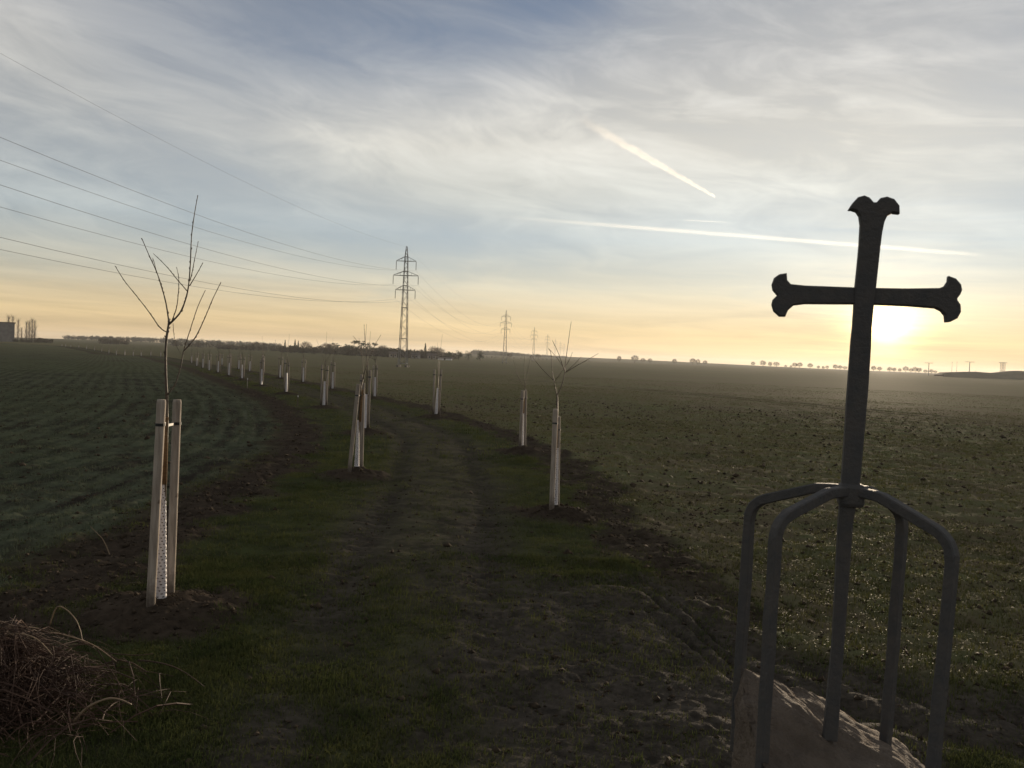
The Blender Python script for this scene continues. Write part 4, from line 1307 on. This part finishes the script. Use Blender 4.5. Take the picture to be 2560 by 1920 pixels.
# ------------------------------------------------------------------ masts on the right skyline
def mast(px, D, h, kind, txt, w_=3.2):
    p = place(px, D)
    o = empty('antenna_mast', p, txt, 'mast', 'masts on the right skyline')
    if kind == 'T':
        MB().tube([(0, 0, -.5), (0, 0, h)], [.34, .26], 8).build('pole', M['steel'], o)
        mb = MB().tube([(-w_, 0, h), (w_, 0, h)], .17, 6)
        for x in (-w_, -w_ / 2, 0, w_ / 2, w_): mb.tube([(x, -.8, h + .02), (x, .8, h + .02)], .09, 5)
        mb.build('crossbar', M['steel'], o)
    elif kind == 'thin':
        MB().tube([(0, 0, -.5), (0, 0, h * .7), (0, 0, h)], [.13, .11, .06], 6).build('pole', M['steel'], o)
        MB().tube([(-.5, 0, h * .93), (.5, 0, h * .93)], .07, 5).build('crossbar', M['steel'], o)
    else:
        a = 1.35
        for sx in (-1, 1):
            for sy in (-1, 1): MB().tube([(sx * a, sy * a, -.5), (sx * a * .9, sy * a * .9, h)], .12, 4).build('leg', M['steel'], o)
        br = MB()
        for i in range(6):
            z0, z1 = h * i / 6, h * (i + 1) / 6
            for sg in (-1, 1):
                br.tube([(-a, sg * a, z0), (a, sg * a, z1)], .07, 3); br.tube([(a, sg * a, z0), (-a, sg * a, z1)], .07, 3)
                br.tube([(sg * a, -a, z0), (sg * a, a, z1)], .07, 3); br.tube([(-a, sg * a, z1), (a, sg * a, z1)], .08, 3)
        tag(br.build('lattice', M['steel'], o), kind='stuff')
        for z in (h * .22, h): MB().box((0, 0, z), (a * 3.2, a * 3.2, .35)).build('platform', M['steel'], o)
mast(2324, 700, 10.2, 'T', 'thin T-shaped mast on the skyline, left of two')
mast(2426, 690, 12.2, 'T', 'sturdy T-shaped mast on the skyline, right of two', 3.6)
mast(2509, 690, 12.6, 'lattice', 'square lattice tower with two platforms on the far right skyline')
mast(2382, 720, 12.5, 'thin', 'hair-thin bare pole left of the thin antenna pole')
mast(2394, 720, 12.8, 'thin', 'hair-thin antenna pole just left of the sturdy T-shaped mast')
mast(2441, 720, 5.5, 'thin', 'short thin pole just right of the sturdy T-shaped mast')
mast(688, 640, 8.5, 'thin', 'thin pole standing over the wood at left of the photo')

# low embankment under the masts
prof = [(2352, 937.5), (2365, 931), (2408, 929.8), (2438, 929.2), (2478, 932), (2498, 931.6), (2520, 928.8), (2544, 926.8), (2575, 928.5), (2640, 930), (2720, 940)]
mb = MB(); rows_ = []
for px, py in prof:
    tp = at(px, py, 660); g = base_h(np.array(tp.x), np.array(640.0)); h_ = max(tp.z, float(g) + .05)
    jit = rnd.uniform(-4, 4)
    rows_.append([Vector((tp.x * .955, 630 + jit, float(g) - .6)), Vector((tp.x * .985, 648 + jit, h_ * .62)), Vector((tp.x, 660, h_)), Vector((tp.x * 1.03, 690, h_ * .97)), Vector((tp.x * 1.1, 740, float(g) - .6))])
for r in rows_: mb.v += r
for i in range(len(rows_) - 1):
    for j in range(4):
        a = i * 5 + j; mb.f.append((a, a + 5, a + 6, a + 1))
tag(mb.build('embankment', varied('rough_bank', (0.05, 0.052, 0.034), (0.075, 0.068, 0.045), .15, .95, .1, .6, .8, bdist=.4), None, True), 'low grassy embankment under the masts at far right', 'embankment', kind='structure')

# ------------------------------------------------------------------ vapour trails: long thin bodies of cloud 3 km up
def trail(a, b, ra, rb, dens, label, clump=1.0, ns=0.004, alt=3000.0):
    va, vb = ray(*a), ray(*b)
    A, Bp = Vector(va) * (alt / va[2]), Vector(vb) * (alt / vb[2])
    L = (Bp - A).length
    ra_, rb_ = ra * A.length / F, rb * Bp.length / F
    m = bpy.data.materials.new('vapour'); m.use_nodes = True
    S.nt = nt_ = m.node_tree
    nt_.nodes.remove(nt_.nodes['Principled BSDF'])
    P = S(nt_.nodes.new('ShaderNodeTexCoord').outputs['Object'])
    x, y, z = sep(P)
    R = rng(x, 0, L, ra_, rb_)
    wob = (noise(P, ns * .6, 2) - 0.5) * R * 1.0 * clump
    y2, z2 = y + wob, z + (noise(P, ns * .8, 2) - 0.5) * R * clump
    rr = ((y2 * y2 + z2 * z2).m('SQRT') / R)
    body = rng(rr, 0.15, 1.0, 1.0, 0.0, 'SMOOTHSTEP')
    cl_ = rng(noise(P, ns * 3.0, 4, .6), 0.50 - 0.2 / max(clump, .2), 0.62, 0.15, 1.0, 'SMOOTHSTEP')
    ends = rng(x, 0, L * .45, 0.0, 1.0, 'SMOOTHSTEP') * rng(x, L * .985, L, 1.0, 0.0, 'SMOOTHSTEP')
    if clump < .5: ends = rng(x, 0, L * .35, 0.0, 1.0, 'SMOOTHSTEP') * rng(x, L * .82, L, 1.0, 0.0, 'SMOOTHSTEP')
    pv = nt_.nodes.new('ShaderNodeVolumePrincipled')
    pv.inputs['Color'].default_value = (.97, .97, .97, 1); pv.inputs['Anisotropy'].default_value = 0.55
    put(body * cl_ * ends * R.m('POWER', -1.0) * dens, pv.inputs['Density'])
    nt_.links.new(pv.outputs[0], nt_.nodes['Material Output'].inputs['Volume'])
    m.cycles.volume_sampling = 'MULTIPLE_IMPORTANCE'
    n = 12; mb = MB(); mb.tube([(L * u / 10, 0, 0) for u in range(11)], [(ra_ + (rb_ - ra_) * u / 10) * 1.3 for u in range(11)], n)
    o = mb.build('vapour_trail', m)
    o.matrix_world = Matrix.Translation(A) @ (Bp - A).to_track_quat('X', 'Z').to_matrix().to_4x4()
    return tag(o, label, 'vapour trail', 'vapour trails')


trail((1415, 276), (1787, 491), 18, 4.2, .26, 'short ragged white vapour trail slanting down to the right, high in the sky', 1.0, .006)
trail((1150, 533), (2490, 640), 7, 7, .14, 'long straight vapour trail running past the head of the cross', .3, .0012)
trail((1690, 549), (1829, 556), 1.5, 1.5, .13, 'tiny thin vapour trail just above the long one', .2, .004)

# ------------------------------------------------------------------ haze: one even body of air round the whole scene
hz = MB().box((0, 0, 0), (10600, 10600, 1)).build('haze', bpy.data.materials.new('haze_air'))
lo_, hi_ = float(GZ.min()) - 1.0, 36.0
hz.scale = (1, 1, hi_ - lo_); hz.location = (0, 0, (hi_ + lo_) / 2)
hm = hz.data.materials[0]; hm.use_nodes = True
hm.node_tree.nodes.remove(hm.node_tree.nodes['Principled BSDF'])
pv = hm.node_tree.nodes.new('ShaderNodeVolumePrincipled')
pv.inputs['Color'].default_value = (.93, .94, .96, 1)
pv.inputs['Density'].default_value = 0.0001
pv.inputs['Anisotropy'].default_value = 0.4
hm.node_tree.links.new(pv.outputs[0], hm.node_tree.nodes['Material Output'].inputs['Volume'])
tag(hz, 'thin pale evening haze over the fields', 'haze', kind='stuff')
